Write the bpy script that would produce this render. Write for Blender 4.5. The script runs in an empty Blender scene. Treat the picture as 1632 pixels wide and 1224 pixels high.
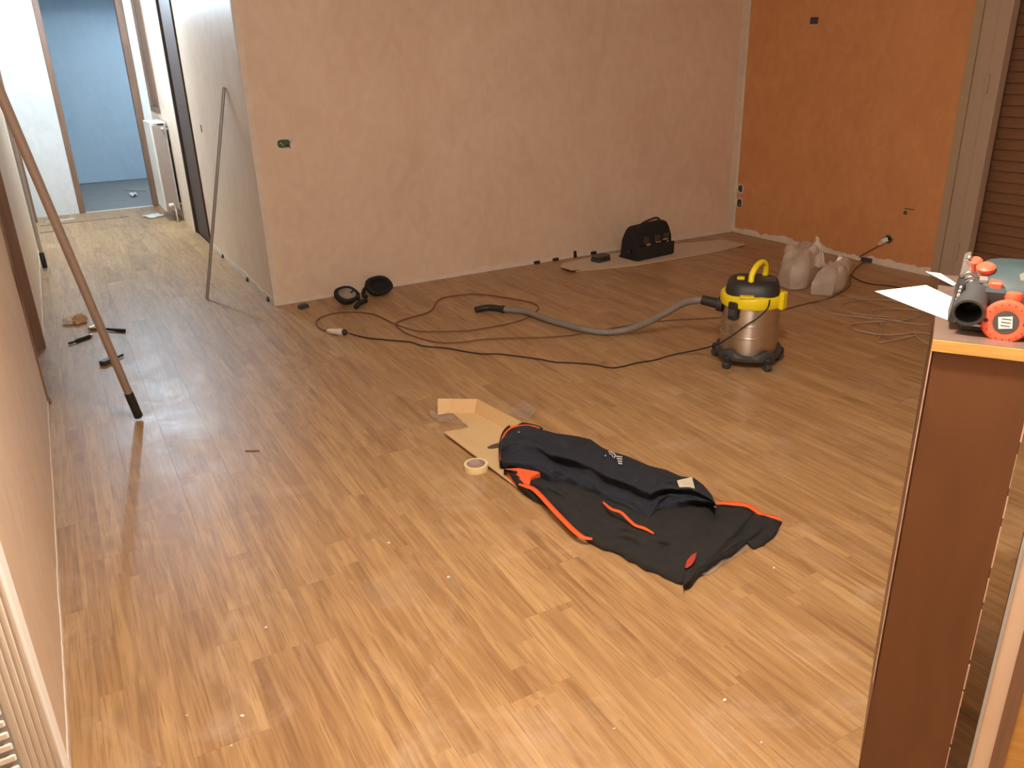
import bpy, math, random
from mathutils import Vector, Matrix, noise

# ------------------------------------------------------------------ camera
S = bpy.context.scene
COL = S.collection
YAW, PITCH, ROLL, FPX, CAMH = 0.49743443, 0.38475352, -0.03099879, 1289.6, 1.6
IW, IH = 1632, 1224
fw = Vector((math.sin(YAW)*math.cos(PITCH), math.cos(YAW)*math.cos(PITCH), -math.sin(PITCH)))
rt0 = Vector((math.cos(YAW), -math.sin(YAW), 0)); up0 = rt0.cross(fw)
rt = math.cos(ROLL)*rt0 + math.sin(ROLL)*up0
up = -math.sin(ROLL)*rt0 + math.cos(ROLL)*up0
CAM = Vector((0, 0, CAMH))
cd = bpy.data.cameras.new('camera'); co = bpy.data.objects.new('camera', cd); COL.objects.link(co)
co.matrix_world = Matrix(((rt.x, up.x, -fw.x, CAM.x), (rt.y, up.y, -fw.y, CAM.y), (rt.z, up.z, -fw.z, CAM.z), (0, 0, 0, 1)))
cd.sensor_width = 36; cd.lens = FPX/IW*36; cd.clip_start = 0.02; cd.clip_end = 100
S.camera = co

def ray(x, y): return rt*((x-IW/2)/FPX) + up*(-(y-IH/2)/FPX) + fw
def G(x, y, z=0.0):                      # pixel -> point at height z (floor, table top ...)
    d = ray(x, y); return CAM + d*((z-CAMH)/d.z)
def ONY(x, y, Y): d = ray(x, y); return CAM + d*(Y/d.y)
def ONX(x, y, X): d = ray(x, y); return CAM + d*(X/d.x)
def ONP(x, y, p0, n):
    d = ray(x, y); return CAM + d*((Vector(p0)-CAM).dot(n)/d.dot(n))

# ------------------------------------------------------------------ world, light, exposure
w = bpy.data.worlds.new('world'); S.world = w; w.use_nodes = True
w.node_tree.nodes['Background'].inputs[0].default_value = (0.9, 0.8, 0.7, 1)
w.node_tree.nodes['Background'].inputs[1].default_value = 0.0
vs = S.view_settings
vs.view_transform = 'Standard'; vs.look = 'None'; vs.gamma = 1; vs.use_curve_mapping = False
vs.exposure = 0.0
def point_light(name, loc, col, power, size):
    l = bpy.data.lights.new(name, 'POINT'); l.energy = power; l.color = col; l.shadow_soft_size = size
    o = bpy.data.objects.new(name, l); COL.objects.link(o); o.location = loc; return o
HALL = (0.57, 9.2, 2.37); WARM = (0.9, 0.92, 2.34); BLUE_FILL = (1.75, 12.5, 2.26)
point_light('hall_bulb_light', HALL, (0.60, 0.81, 1.0), 132, 0.06)
point_light('room_bulb_light', WARM, (1.0, 0.88, 0.76), 158, 0.05)
point_light('far_fill_light', BLUE_FILL, (0.75, 0.88, 1.0), 60, 0.05)  # added fill: unseen lamp that brightens the blue room

# ------------------------------------------------------------------ helpers
def empty(name, loc, rz=0.0):
    o = bpy.data.objects.new(name, None); COL.objects.link(o); o.location = loc; o.rotation_euler = (0, 0, rz)
    o.empty_display_size = 0.05; return o
def tag(o, label=None, cat=None, group=None, kind=None):
    if label: o['label'] = label
    if cat: o['category'] = cat
    if group: o['group'] = group
    if kind: o['kind'] = kind
    return o
class MB:
    def __init__(s): s.v = []; s.f = []
    def add(s, vs_, fs):
        n = len(s.v); s.v += [Vector(a) for a in vs_]; s.f += [tuple(i+n for i in f) for f in fs]; return s
    def box(s, x0, x1, y0, y1, z0, z1, b=0.0):
        if b <= 0:
            return s.add([(x0,y0,z0),(x1,y0,z0),(x1,y1,z0),(x0,y1,z0),(x0,y0,z1),(x1,y0,z1),(x1,y1,z1),(x0,y1,z1)],
                [(3,2,1,0),(4,5,6,7),(0,1,5,4),(1,2,6,5),(2,3,7,6),(3,0,4,7)])
        n0 = len(s.v); V = []
        for (ix, x) in ((1,x0),(-1,x1)):
            for (iy, y) in ((1,y0),(-1,y1)):
                for (iz, z) in ((1,z0),(-1,z1)):
                    V += [(x, y+iy*b, z+iz*b), (x+ix*b, y, z+iz*b), (x+ix*b, y+iy*b, z)]
        import bmesh
        bm = bmesh.new()
        for p in V: bm.verts.new(p)
        bmesh.ops.convex_hull(bm, input=bm.verts)
        bm.verts.index_update()
        vs_ = [tuple(q.co) for q in bm.verts]; fs = [tuple(q.index for q in f.verts) for f in bm.faces]; bm.free()
        return s.add(vs_, fs)
    def obox(s, o, ax, ay, az):          # oriented box: corner o and 3 edge vectors
        o, ax, ay, az = map(Vector, (o, ax, ay, az))
        return s.add([o, o+ax, o+ax+ay, o+ay, o+az, o+ax+az, o+ax+ay+az, o+ay+az],
            [(3,2,1,0),(4,5,6,7),(0,1,5,4),(1,2,6,5),(2,3,7,6),(3,0,4,7)])
    def prism(s, poly, d):               # planar polygon of 3D points extruded by vector d
        n = len(poly); d = Vector(d); P = [Vector(p) for p in poly]
        return s.add(P+[p+d for p in P], [tuple(range(n-1, -1, -1)), tuple(range(n, 2*n))]+[(i, (i+1) % n, (i+1) % n+n, i+n) for i in range(n)])
    def lathe(s, prof, n=24, o=(0,0,0), axis=(0,0,1), cap=True):
        o = Vector(o); a = Vector(axis).normalized(); t = a.orthogonal().normalized(); b = a.cross(t)
        V = []; F = []
        for (r, h) in prof:
            for i in range(n):
                q = 2*math.pi*i/n; V.append(o+a*h+(t*math.cos(q)+b*math.sin(q))*r)
        for j in range(len(prof)-1):
            for i in range(n): F.append((j*n+i, j*n+(i+1) % n, (j+1)*n+(i+1) % n, (j+1)*n+i))
        if cap: F.append(tuple(range(n-1, -1, -1))); F.append(tuple((len(prof)-1)*n+i for i in range(n)))
        return s.add(V, F)
    def tube(s, pts, r, n=8, cap=True):
        P = [Vector(p) for p in pts]; m = len(P); rr = r if isinstance(r, (list, tuple)) else [r]*m
        T = [(P[min(i+1, m-1)]-P[max(i-1, 0)]).normalized() for i in range(m)]
        u = T[0].orthogonal().normalized(); V = []; F = []
        for i in range(m):
            u = (u-T[i]*u.dot(T[i])).normalized(); b = T[i].cross(u)
            for k in range(n):
                q = 2*math.pi*k/n; V.append(P[i]+(u*math.cos(q)+b*math.sin(q))*rr[i])
        for i in range(m-1):
            for k in range(n): F.append((i*n+k, i*n+(k+1) % n, (i+1)*n+(k+1) % n, (i+1)*n+k))
        if cap: F.append(tuple(range(n-1, -1, -1))); F.append(tuple((m-1)*n+k for k in range(n)))
        return s.add(V, F)
    def grid(s, rows):                   # rows of equally many points
        m = len(rows[0]); V = [p for r in rows for p in r]
        return s.add(V, [(i*m+j, i*m+j+1, (i+1)*m+j+1, (i+1)*m+j) for i in range(len(rows)-1) for j in range(m-1)])
    def build(s, name, mat, parent=None, smooth=False, local=False, loc=None):
        off = Vector((0,0,0))
        if parent is not None and not local: off = parent_loc(parent)
        if loc is not None: off = Vector(loc)
        me = bpy.data.meshes.new(name); me.from_pydata([tuple(v-off) for v in s.v], [], s.f); me.validate(); me.update()
        me.materials.append(mat)
        if smooth: me.polygons.foreach_set('use_smooth', [True]*len(me.polygons))
        if smooth == 'auto':
            try: me.set_sharp_from_angle(angle=math.radians(38))
            except Exception: pass
        o = bpy.data.objects.new(name, me); COL.objects.link(o)
        if parent is not None: o.parent = parent
        if loc is not None: o.location = loc
        return o
def parent_loc(p):
    v = Vector((0,0,0))
    while p is not None: v += p.location; p = p.parent
    return v
def catmull(P, k=6):
    P = [Vector(p) for p in P]; out = []
    for i in range(len(P)-1):
        a = P[max(i-1, 0)]; b = P[i]; c = P[i+1]; d = P[min(i+2, len(P)-1)]
        for j in range(k):
            t = j/k
            out.append(.5*((2*b)+(c-a)*t+(2*a-5*b+4*c-d)*t*t+(3*b-a-3*c+d)*t**3))
    out.append(P[-1]); return out
def resample(P, n):
    P = [Vector(p) for p in P]; L = [0]
    for i in range(1, len(P)): L.append(L[-1]+(P[i]-P[i-1]).length)
    out = []
    for k in range(n):
        t = L[-1]*k/(n-1); i = 0
        while i < len(P)-2 and L[i+1] < t: i += 1
        d = L[i+1]-L[i]; out.append(P[i].lerp(P[i+1], (t-L[i])/d if d > 0 else 0))
    return out

# ------------------------------------------------------------------ materials
MATS = {}
def newmat(name):
    m = bpy.data.materials.new(name); m.use_nodes = True; nt = m.node_tree
    return m, nt, nt.nodes['Principled BSDF']
def c4(c): return (c[0], c[1], c[2], 1)
def plain(name, col, rough=.5, metal=0.0, var=.12, scale=30, bump=0.0, bscale=200, **kw):
    if name in MATS: return MATS[name]
    m, nt, b = newmat(name); L = nt.links.new
    tc = nt.nodes.new('ShaderNodeTexCoord'); nz = nt.nodes.new('ShaderNodeTexNoise'); nz.inputs['Scale'].default_value = scale; nz.inputs['Detail'].default_value = 4
    L(tc.outputs['Object'], nz.inputs['Vector'])
    mx = nt.nodes.new('ShaderNodeMix'); mx.data_type = 'RGBA'
    mx.inputs['A'].default_value = c4([c*(1-var) for c in col]); mx.inputs['B'].default_value = c4([min(1, c*(1+var)) for c in col])
    L(nz.outputs['Fac'], mx.inputs['Factor']); L(mx.outputs['Result'], b.inputs['Base Color'])
    b.inputs['Roughness'].default_value = rough; b.inputs['Metallic'].default_value = metal
    if bump > 0:
        n2 = nt.nodes.new('ShaderNodeTexNoise'); n2.inputs['Scale'].default_value = bscale; L(tc.outputs['Object'], n2.inputs['Vector'])
        bp = nt.nodes.new('ShaderNodeBump'); bp.inputs['Strength'].default_value = bump; bp.inputs['Distance'].default_value = .004
        L(n2.outputs['Fac'], bp.inputs['Height']); L(bp.outputs['Normal'], b.inputs['Normal'])
    for k, v in kw.items(): b.inputs[k.replace('_', ' ')].default_value = v
    MATS[name] = m; return m
def stucco(name, a, bcol, rough=.45):
    """mottled brushed decorative plaster"""
    m, nt, b = newmat(name); L = nt.links.new
    tc = nt.nodes.new('ShaderNodeTexCoord')
    n1 = nt.nodes.new('ShaderNodeTexNoise'); n1.inputs['Scale'].default_value = 1.6; n1.inputs['Detail'].default_value = 7; n1.inputs['Roughness'].default_value = .62; n1.inputs['Distortion'].default_value = .8
    n2 = nt.nodes.new('ShaderNodeTexNoise'); n2.inputs['Scale'].default_value = 9; n2.inputs['Detail'].default_value = 5; n2.inputs['Distortion'].default_value = 1.2
    mp = nt.nodes.new('ShaderNodeMapping'); mp.inputs['Scale'].default_value = (1, 1, .7)
    L(tc.outputs['Object'], mp.inputs['Vector']); L(mp.outputs['Vector'], n1.inputs['Vector']); L(mp.outputs['Vector'], n2.inputs['Vector'])
    ad = nt.nodes.new('ShaderNodeMath'); ad.operation = 'MULTIPLY_ADD'; ad.inputs[1].default_value = .45; L(n2.outputs['Fac'], ad.inputs[0])
    m1 = nt.nodes.new('ShaderNodeMath'); m1.operation = 'MULTIPLY'; m1.inputs[1].default_value = .55; L(n1.outputs['Fac'], m1.inputs[0]); L(m1.outputs[0], ad.inputs[2])
    r = nt.nodes.new('ShaderNodeValToRGB'); r.color_ramp.elements[0].position = .34; r.color_ramp.elements[1].position = .66
    r.color_ramp.elements[0].color = c4(a); r.color_ramp.elements[1].color = c4(bcol)
    L(ad.outputs[0], r.inputs['Fac']); L(r.outputs['Color'], b.inputs['Base Color'])
    b.inputs['Roughness'].default_value = rough
    bp = nt.nodes.new('ShaderNodeBump'); bp.inputs['Strength'].default_value = .12; bp.inputs['Distance'].default_value = .01
    L(n2.outputs['Fac'], bp.inputs['Height']); L(bp.outputs['Normal'], b.inputs['Normal'])
    MATS[name] = m; return m
def woodmat(name, a, bcol, rough=.4, sx=(30, 30, 2.2), dist=1.0):
    m, nt, b = newmat(name); L = nt.links.new
    tc = nt.nodes.new('ShaderNodeTexCoord'); mp = nt.nodes.new('ShaderNodeMapping'); mp.inputs['Scale'].default_value = sx
    nz = nt.nodes.new('ShaderNodeTexNoise'); nz.inputs['Scale'].default_value = 1; nz.inputs['Detail'].default_value = 5; nz.inputs['Distortion'].default_value = dist
    L(tc.outputs['Object'], mp.inputs['Vector']); L(mp.outputs['Vector'], nz.inputs['Vector'])
    r = nt.nodes.new('ShaderNodeValToRGB'); r.color_ramp.elements[0].position = .3; r.color_ramp.elements[1].position = .7
    r.color_ramp.elements[0].color = c4(a); r.color_ramp.elements[1].color = c4(bcol)
    L(nz.outputs['Fac'], r.inputs['Fac']); L(r.outputs['Color'], b.inputs['Base Color']); b.inputs['Roughness'].default_value = rough
    MATS[name] = m; return m
def laminate():
    """three-strip oak laminate: strips across a board, each strip cut into staves of its own tone"""
    m, nt, b = newmat('oak_laminate'); L = nt.links.new; N = nt.nodes.new
    def math_(op, a, bb=None, c=None):
        n = N('ShaderNodeMath'); n.operation = op
        for i, q in enumerate((a, bb, c)):
            if q is None: continue
            if isinstance(q, (int, float)): n.inputs[i].default_value = q
            else: L(q, n.inputs[i])
        return n.outputs[0]
    tc = N('ShaderNodeTexCoord'); oi = N('ShaderNodeObjectInfo'); sp = N('ShaderNodeSeparateXYZ'); L(tc.outputs['Object'], sp.inputs[0])
    rnd = oi.outputs['Random']
    sx = math_('FLOOR', math_('MULTIPLY', sp.outputs['X'], 1/.0641))
    off = math_('MULTIPLY', math_('SINE', math_('MULTIPLY_ADD', sx, 12.9, math_('MULTIPLY', rnd, 77.0))), 3.7)
    sy = math_('FLOOR', math_('ADD', math_('MULTIPLY', sp.outputs['Y'], 1/.95), off))
    cv = N('ShaderNodeCombineXYZ'); L(sx, cv.inputs[0]); L(sy, cv.inputs[1]); L(math_('MULTIPLY', rnd, 91.0), cv.inputs[2])
    wn = N('ShaderNodeTexWhiteNoise'); wn.noise_dimensions = '3D'; L(cv.outputs[0], wn.inputs['Vector'])
    # grain coordinates, shifted for each stave
    gv = N('ShaderNodeVectorMath'); gv.operation = 'MULTIPLY_ADD'; L(wn.outputs['Color'], gv.inputs[0]); gv.inputs[1].default_value = (13, 29, 7); L(tc.outputs['Object'], gv.inputs[2])
    mp = N('ShaderNodeMapping'); mp.inputs['Scale'].default_value = (34, 2.2, 1); L(gv.outputs[0], mp.inputs['Vector'])
    g1 = N('ShaderNodeTexNoise'); g1.inputs['Scale'].default_value = 1; g1.inputs['Detail'].default_value = 6; g1.inputs['Distortion'].default_value = .9; L(mp.outputs[0], g1.inputs['Vector'])
    mp2 = N('ShaderNodeMapping'); mp2.inputs['Scale'].default_value = (150, 6, 1); L(gv.outputs[0], mp2.inputs['Vector'])
    g2 = N('ShaderNodeTexNoise'); g2.inputs['Scale'].default_value = 1; g2.inputs['Detail'].default_value = 3; L(mp2.outputs[0], g2.inputs['Vector'])
    mp3 = N('ShaderNodeMapping'); mp3.inputs['Scale'].default_value = (9, 2.6, 1); L(gv.outputs[0], mp3.inputs['Vector'])
    kn = N('ShaderNodeTexVoronoi'); kn.inputs['Scale'].default_value = .8; L(mp3.outputs[0], kn.inputs['Vector'])
    r = N('ShaderNodeValToRGB'); e = r.color_ramp.elements
    e[0].position = 0; e[0].color = (.215, .108, .044, 1); e[1].position = 1; e[1].color = (.57, .372, .172, 1)
    q = e.new(.35); q.color = (.365, .207, .088, 1); q = e.new(.7); q.color = (.475, .292, .130, 1)
    tone = math_('ADD', math_('MULTIPLY', wn.outputs['Value'], .30), math_('MULTIPLY_ADD', g1.outputs['Fac'], 1.35, -.34))
    L(tone, r.inputs['Fac'])
    # dark pores
    pr = N('ShaderNodeMapRange'); pr.inputs[1].default_value = .52; pr.inputs[2].default_value = .66; pr.inputs[3].default_value = 0; pr.inputs[4].default_value = .55; L(g2.outputs['Fac'], pr.inputs[0])
    kr = N('ShaderNodeMapRange'); kr.inputs[1].default_value = .05; kr.inputs[2].default_value = .17; kr.inputs[3].default_value = .4; kr.inputs[4].default_value = 0; L(kn.outputs['Distance'], kr.inputs[0])
    dk = math_('MAXIMUM', math_('MULTIPLY', pr.outputs[0], math_('MULTIPLY_ADD', g1.outputs['Fac'], 2.0, -.3)), kr.outputs[0])
    mx = N('ShaderNodeMix'); mx.data_type = 'RGBA'; L(dk, mx.inputs['Factor']); L(r.outputs['Color'], mx.inputs['A']); mx.inputs['B'].default_value = (.16, .075, .03, 1)
    # dust and plaster smears in floor coordinates
    geo = N('ShaderNodeNewGeometry')
    d1 = N('ShaderNodeTexNoise'); d1.inputs['Scale'].default_value = 2.3; d1.inputs['Detail'].default_value = 8; d1.inputs['Roughness'].default_value = .7; d1.inputs['Distortion'].default_value = 1.5; L(geo.outputs['Position'], d1.inputs['Vector'])
    dr = N('ShaderNodeMapRange'); dr.inputs[1].default_value = .52; dr.inputs[2].default_value = .8; dr.inputs[3].default_value = 0; dr.inputs[4].default_value = .5; L(d1.outputs['Fac'], dr.inputs[0])
    mx2 = N('ShaderNodeMix'); mx2.data_type = 'RGBA'; L(dr.outputs[0], mx2.inputs['Factor']); L(mx.outputs['Result'], mx2.inputs['A']); mx2.inputs['B'].default_value = (.60, .46, .34, 1)
    L(mx2.outputs['Result'], b.inputs['Base Color'])
    rr = N('ShaderNodeMapRange'); rr.inputs[1].default_value = .3; rr.inputs[2].default_value = .75; rr.inputs[3].default_value = .32; rr.inputs[4].default_value = .5; L(d1.outputs['Fac'], rr.inputs[0]); L(rr.outputs[0], b.inputs['Roughness'])
    b.inputs['Sheen Weight'].default_value = .08; b.inputs['Sheen Roughness'].default_value = .45
    bp = N('ShaderNodeBump'); bp.inputs['Strength'].default_value = .12; bp.inputs['Distance'].default_value = .002; L(g2.outputs['Fac'], bp.inputs['Height']); L(bp.outputs['Normal'], b.inputs['Normal'])
    return m
def clear_plastic(name, tint, alpha, sc=25):
    m, nt, b = newmat(name); L = nt.links.new
    out = nt.nodes['Material Output']; tr = nt.nodes.new('ShaderNodeBsdfTransparent'); mx = nt.nodes.new('ShaderNodeMixShader')
    b.inputs['Base Color'].default_value = c4(tint); b.inputs['Roughness'].default_value = .22
    nz = nt.nodes.new('ShaderNodeTexNoise'); nz.inputs['Scale'].default_value = sc; nz.inputs['Detail'].default_value = 3
    L(nt.nodes.new('ShaderNodeTexCoord').outputs['Object'], nz.inputs['Vector'])
    mr = nt.nodes.new('ShaderNodeMapRange'); mr.inputs[1].default_value = .35; mr.inputs[2].default_value = .7; mr.inputs[3].default_value = alpha*.6; mr.inputs[4].default_value = min(1, alpha*1.4)
    L(nz.outputs['Fac'], mr.inputs[0]); L(mr.outputs[0], mx.inputs[0]); L(tr.outputs[0], mx.inputs[1]); L(b.outputs[0], mx.inputs[2]); L(mx.outputs[0], out.inputs['Surface'])
    return m

M_TAN = stucco('tan_plaster', (.75, .585, .455), (.86, .715, .58))
M_ORANGE = stucco('orange_plaster', (.62, .285, .115), (.72, .36, .16))
M_WHITEWALL = stucco('white_plaster', (.72, .74, .74), (.84, .85, .85), .6)
M_BLUE = stucco('blue_paint', (.47, .59, .68), (.53, .65, .74), .7)
M_LEFT = stucco('left_plaster', (.72, .55, .40), (.84, .68, .52))
M_CEIL = plain('ceiling_white', (.8, .78, .75), .9, var=.03)
M_PATCH = plain('bare_filler', (.80, .71, .62), .8, var=.16, scale=14)
M_FLOOR = laminate()
M_SUB = plain('joint_dark', (.06, .035, .02), .9)
M_SCREED = plain('grey_screed', (.24, .235, .23), .85, var=.2, scale=6)
M_BROWNFRAME = woodmat('brown_frame', (.19, .105, .065), (.29, .17, .11), .45)
M_DARKDOOR = woodmat('dark_door', (.05, .032, .027), (.08, .052, .044), .65)
M_DOOR = woodmat('door_leaf', (.16, .085, .05), (.25, .14, .085), .45)
M_GREYDOOR = plain('pale_door', (.48, .43, .40), .5)
M_CREAM = plain('cream_frame', (.44, .335, .23), .5, var=.06)
M_CREAM2 = plain('cream_frame_lighter', (.47, .36, .275), .5, var=.06)
M_SLAT = woodmat('shutter_slat', (.17, .08, .043), (.27, .135, .072), .5, (3, 3, 40))
M_WHITE = plain('white_enamel', (.80, .76, .70), .35, var=.03)
M_WHITEPL = plain('white_plastic', (.80, .74, .66), .45, var=.05)
M_BLACK = plain('black_plastic', (.022, .022, .024), .5, var=.2)
M_BLACKFAB = plain('black_fabric', (.018, .018, .02), .95, var=.3, scale=60, bump=.4, bscale=500)
M_DKGREY = plain('dark_grey_plastic', (.05, .05, .05), .5, var=.25, scale=15)
M_STEEL = plain('steel', (.62, .58, .54), .25, 1.0, var=.05)
M_DRUM = plain('brushed_drum', (.66, .61, .56), .34, 1.0, var=.08, scale=5)
M_YELLOW = plain('yellow_plastic', (.82, .66, .012), .4, var=.06)
M_HOSE = plain('hose_grey', (.24, .22, .205), .45, var=.06)
M_COPPER = plain('copper_anodised', (.40, .325, .28), .32, .4, var=.05)
M_ALU = plain('grey_tube', (.36, .34, .34), .4, .5, var=.05)
M_RED = plain('red_plastic', (.82, .105, .05), .4, var=.08)
M_TEAL = plain('teal_plastic', (.034, .058, .06), .55, var=.5, scale=14)
M_DUSTY = plain('dusty_grey', (.20, .18, .15), .8, var=.55, scale=22)
M_CARD = plain('cardboard', (.64, .44, .22), .85, var=.06, scale=12)
M_CARDG = plain('cardboard_pale', (.68, .56, .46), .9, var=.1, scale=10)
M_NAVY = plain('navy_cloth', (.013, .016, .027), .92, var=.25, scale=30, bump=.35, bscale=700)
M_CHAR = plain('charcoal_cloth', (.015, .0145, .0135), .92, var=.22, scale=30, bump=.35, bscale=700)
M_BLKCLOTH = plain('black_cloth', (.012, .012, .013), .9, var=.25)
M_ORNG = plain('orange_trim', (.85, .115, .022), .65, var=.08)
M_REDLIN = plain('red_lining', (.36, .035, .02), .8)
M_TAPE = plain('masking_tape', (.80, .66, .36), .7, var=.05)
M_CORDBR = plain('brown_cord', (.20, .085, .045), .55, var=.15)
M_CORDBK = plain('black_cord', (.022, .018, .018), .5)
M_CORDLT = plain('pale_cord', (.46, .33, .25), .5, var=.1)
M_PAPER = plain('paper', (.74, .72, .67), .8, var=.02)
M_INK = plain('faint_ink', (.50, .48, .45), .8)
M_BAG = clear_plastic('bag_plastic', (.86, .78, .70), .66, 2.5)
M_FILM = clear_plastic('film', (.55, .45, .40), .30)
M_GUARD = clear_plastic('clear_guard', (.6, .58, .55), .28)
M_PANELWOOD = woodmat('pedestal_veneer', (.112, .046, .019), (.162, .067, .028), .38, (9, 9, 1.6))
M_TOPWOOD = plain('pedestal_top', (.17, .115, .09), .22, var=.25, scale=18)
M_RAWEDGE = woodmat('raw_wood_edge', (.52, .29, .075), (.68, .40, .12), .5, (6, 6, 60))
M_PINKEDGE = plain('worn_edge', (.55, .36, .28), .6, var=.35, scale=40)
M_TEALBOX = plain('teal_box', (.045, .10, .085), .6, var=.4, scale=60)
M_GREENBOX = plain('green_box', (.07, .13, .055), .7, var=.5, scale=40)
M_BLUETAPE = plain('blue_tape', (.045, .06, .13), .6)
M_OCHRE = plain('bag_label_ochre', (.45, .24, .05), .6)

# ------------------------------------------------------------------ layout (metres)
XL, XC, XR = -0.265, 1.19, 5.52            # left wall, corridor corner, right wall
YC, YF, YB = 5.69, 11.08, -2.6             # tan wall, end of corridor, wall behind
CEIL = 2.72; T = .12
def structure(mb, name, mat, label, cat, parent=None, smooth=False):
    o = mb.build(name, mat, parent, smooth)
    if parent is None: tag(o, label, cat, kind='structure')
    return o

# floor: dark underlay and single laminate boards
FL = structure(MB().box(XL-.2, XR+.4, YB-.2, YF+.06, -.08, -.009), 'floor', M_SUB, 'oak laminate floor of the room and the corridor', 'floor')
random.seed(4)
BW, BL, GAP = .192, 1.285, .00012
def board_mesh(wd, ln):
    mb = MB(); b = .0003; z0, z1 = -.0088, 0
    x1, y1 = wd-GAP, ln-GAP
    mb.add([(GAP,GAP,z0),(x1,GAP,z0),(x1,y1,z0),(GAP,y1,z0),(GAP,GAP,z1-b),(x1,GAP,z1-b),(x1,y1,z1-b),(GAP,y1,z1-b),
            (GAP+b,GAP+b,z1),(x1-b,GAP+b,z1),(x1-b,y1-b,z1),(GAP+b,y1-b,z1)],
           [(3,2,1,0),(0,1,5,4),(1,2,6,5),(2,3,7,6),(3,0,4,7),(4,5,9,8),(5,6,10,9),(6,7,11,10),(7,4,8,11),(8,9,10,11)])
    return mb
proto = {}
def place_board(x0, x1, y0, y1):
    if x1-x0 < .01 or y1-y0 < .02: return
    k = (round(x1-x0, 3), round(y1-y0, 3))
    if k not in proto:
        o = board_mesh(*k).build('floor_board', M_FLOOR, FL, local=True); proto[k] = o.data
    else:
        o = bpy.data.objects.new('floor_board', proto[k]); COL.objects.link(o); o.parent = FL
    o.location = (x0, y0, -random.random()*.00012)
xe = 1.543 - BW*20; k = 0
while xe < XR:
    a, b_ = max(xe, XL), min(xe+BW, XR)
    if b_ > a:
        y = YB - ((k*.47+.31*(k % 3)) % 1)*BL + .02
        if abs(xe-1.543) < .01: y = 1.555-BL*5
        top = YF-.0 if a < XC else YC
        while y < top:
            q0, q1 = max(y, YB), min(y+BL, top)
            if q1 > q0 and q1 > -.4:
                if a < XC < b_ and q1 > YC:
                    place_board(a, b_, q0, min(q1, YC)) if q0 < YC else None
                    place_board(a, XC, max(q0, YC), q1)
                else: place_board(a, b_, q0, q1)
            y += BL
    xe += BW; k += 1
structure(MB().box(XL-.2, XR+.4, YB-.2, -.39, -.009, -.0005), 'floor', M_SCREED, 'grey screed floor behind the laid boards', 'floor')
structure(MB().box(-1.2, 2.6, YF+.06, 14.4, -.09, -.006), 'floor', M_SCREED, 'bare grey screed floor of the blue room', 'floor')
structure(MB().box(XL-.2, XR+.4, YB-.2, YF+.14, CEIL, CEIL+.1), 'ceiling', M_CEIL, 'white ceiling over room and corridor', 'ceiling')
structure(MB().box(-1.2, 2.6, YF+.14, 14.4, CEIL, CEIL+.1), 'ceiling', M_CEIL, 'white ceiling of the blue room', 'ceiling')

# left wall with two door openings
D1 = (4.54, 5.63); D2 = (9.35, 10.75); DH = 2.12
mb = MB()
mb.box(XL-T, XL, YB, D1[0], 0, CEIL); mb.box(XL-T, XL, D1[1], D2[0], 0, CEIL); mb.box(XL-T, XL, D2[1], YF, 0, CEIL)
mb.box(XL-T, XL, D1[0], D1[1], DH, CEIL); mb.box(XL-T, XL, D2[0], D2[1], DH, CEIL)
structure(mb, 'wall_left', M_LEFT, 'sandy plaster wall with two brown-framed doorways beside the corridor', 'wall')
def doorset(name, y0, y1, mf, ml, label, depth=.075, proud=.008):
    e = empty(name, (XL-T/2, (y0+y1)/2, 0)); tag(e, label, 'door', kind='structure')
    for a, b_ in ((y0, y0+.035), (y1-.035, y1)):
        MB().box(XL-T, XL+proud, a, b_, 0, DH).build('door_jamb', mf, e)
    MB().box(XL-T, XL+proud, y0+.035, y1-.035, DH-.04, DH).build('door_head', mf, e)
    lf = MB().box(XL-T, XL-depth, y0+.036, y1-.036, .006, DH-.042).build('door_leaf', ml, e)
    MB().box(XL-T, XL-.0, y0+.036, y1-.036, -.0088, -.0004).build('threshold', M_FLOOR, e)
    hd = MB(); hd.tube([(XL-depth, y0+.11, 1.02), (XL-depth+.05, y0+.11, 1.02), (XL-depth+.05, y0+.21, 1.02)], .008); hd.build('door_handle', M_STEEL, lf)
doorset('door_1', *D1, M_BROWNFRAME, M_DOOR, 'brown-framed doorway in the left wall beside the copper pole')
doorset('door_2', *D2, M_BROWNFRAME, M_GREYDOOR, 'pale door with brown frame in left wall near the end of the corridor', depth=.02)

# tan wall, corridor right wall
structure(MB().box(XC, XR+.02, YC, YC+T, 0, CEIL), 'wall_back', M_TAN, 'tan mottled plaster wall behind the tool bag', 'wall')
D3 = (8.1, 8.96); W1 = (10.15, 10.98)
mb = MB()
mb.box(XC, XC+T, YC+T, D3[0], 0, CEIL); mb.box(XC, XC+T, D3[1], W1[0], 0, CEIL); mb.box(XC, XC+T, W1[1], YF, 0, CEIL)
mb.box(XC, XC+T, D3[0], D3[1], 2.3, CEIL); mb.box(XC, XC+T, W1[0], W1[1], 0, 1.12); mb.box(XC, XC+T, W1[0], W1[1], 2.4, CEIL)
structure(mb, 'wall_corridor', M_TAN, 'tan plaster corridor wall with the dark door and a radiator', 'wall')
e = tag(empty('door_3', (XC, sum(D3)/2, 0)), 'dark brown door in the corridor wall beside the leaning grey tube', 'door', kind='structure')
for a, b_ in ((D3[0], D3[0]+.05), (D3[1]-.05, D3[1])): MB().box(XC-.015, XC+T, a, b_, 0, 2.3).build('door_jamb', M_DARKDOOR, e)
MB().box(XC-.015, XC+T, D3[0]+.05, D3[1]-.05, 2.25, 2.3).build('door_head', M_DARKDOOR, e)
MB().box(XC+.01, XC+.06, D3[0]+.052, D3[1]-.052, .006, 2.248).build('door_leaf', M_DARKDOOR, e)
e = tag(empty('window_1', (XC, sum(W1)/2, 1.12)), 'brown wooden window shutter above the corridor radiator', 'window', kind='structure')
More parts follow.
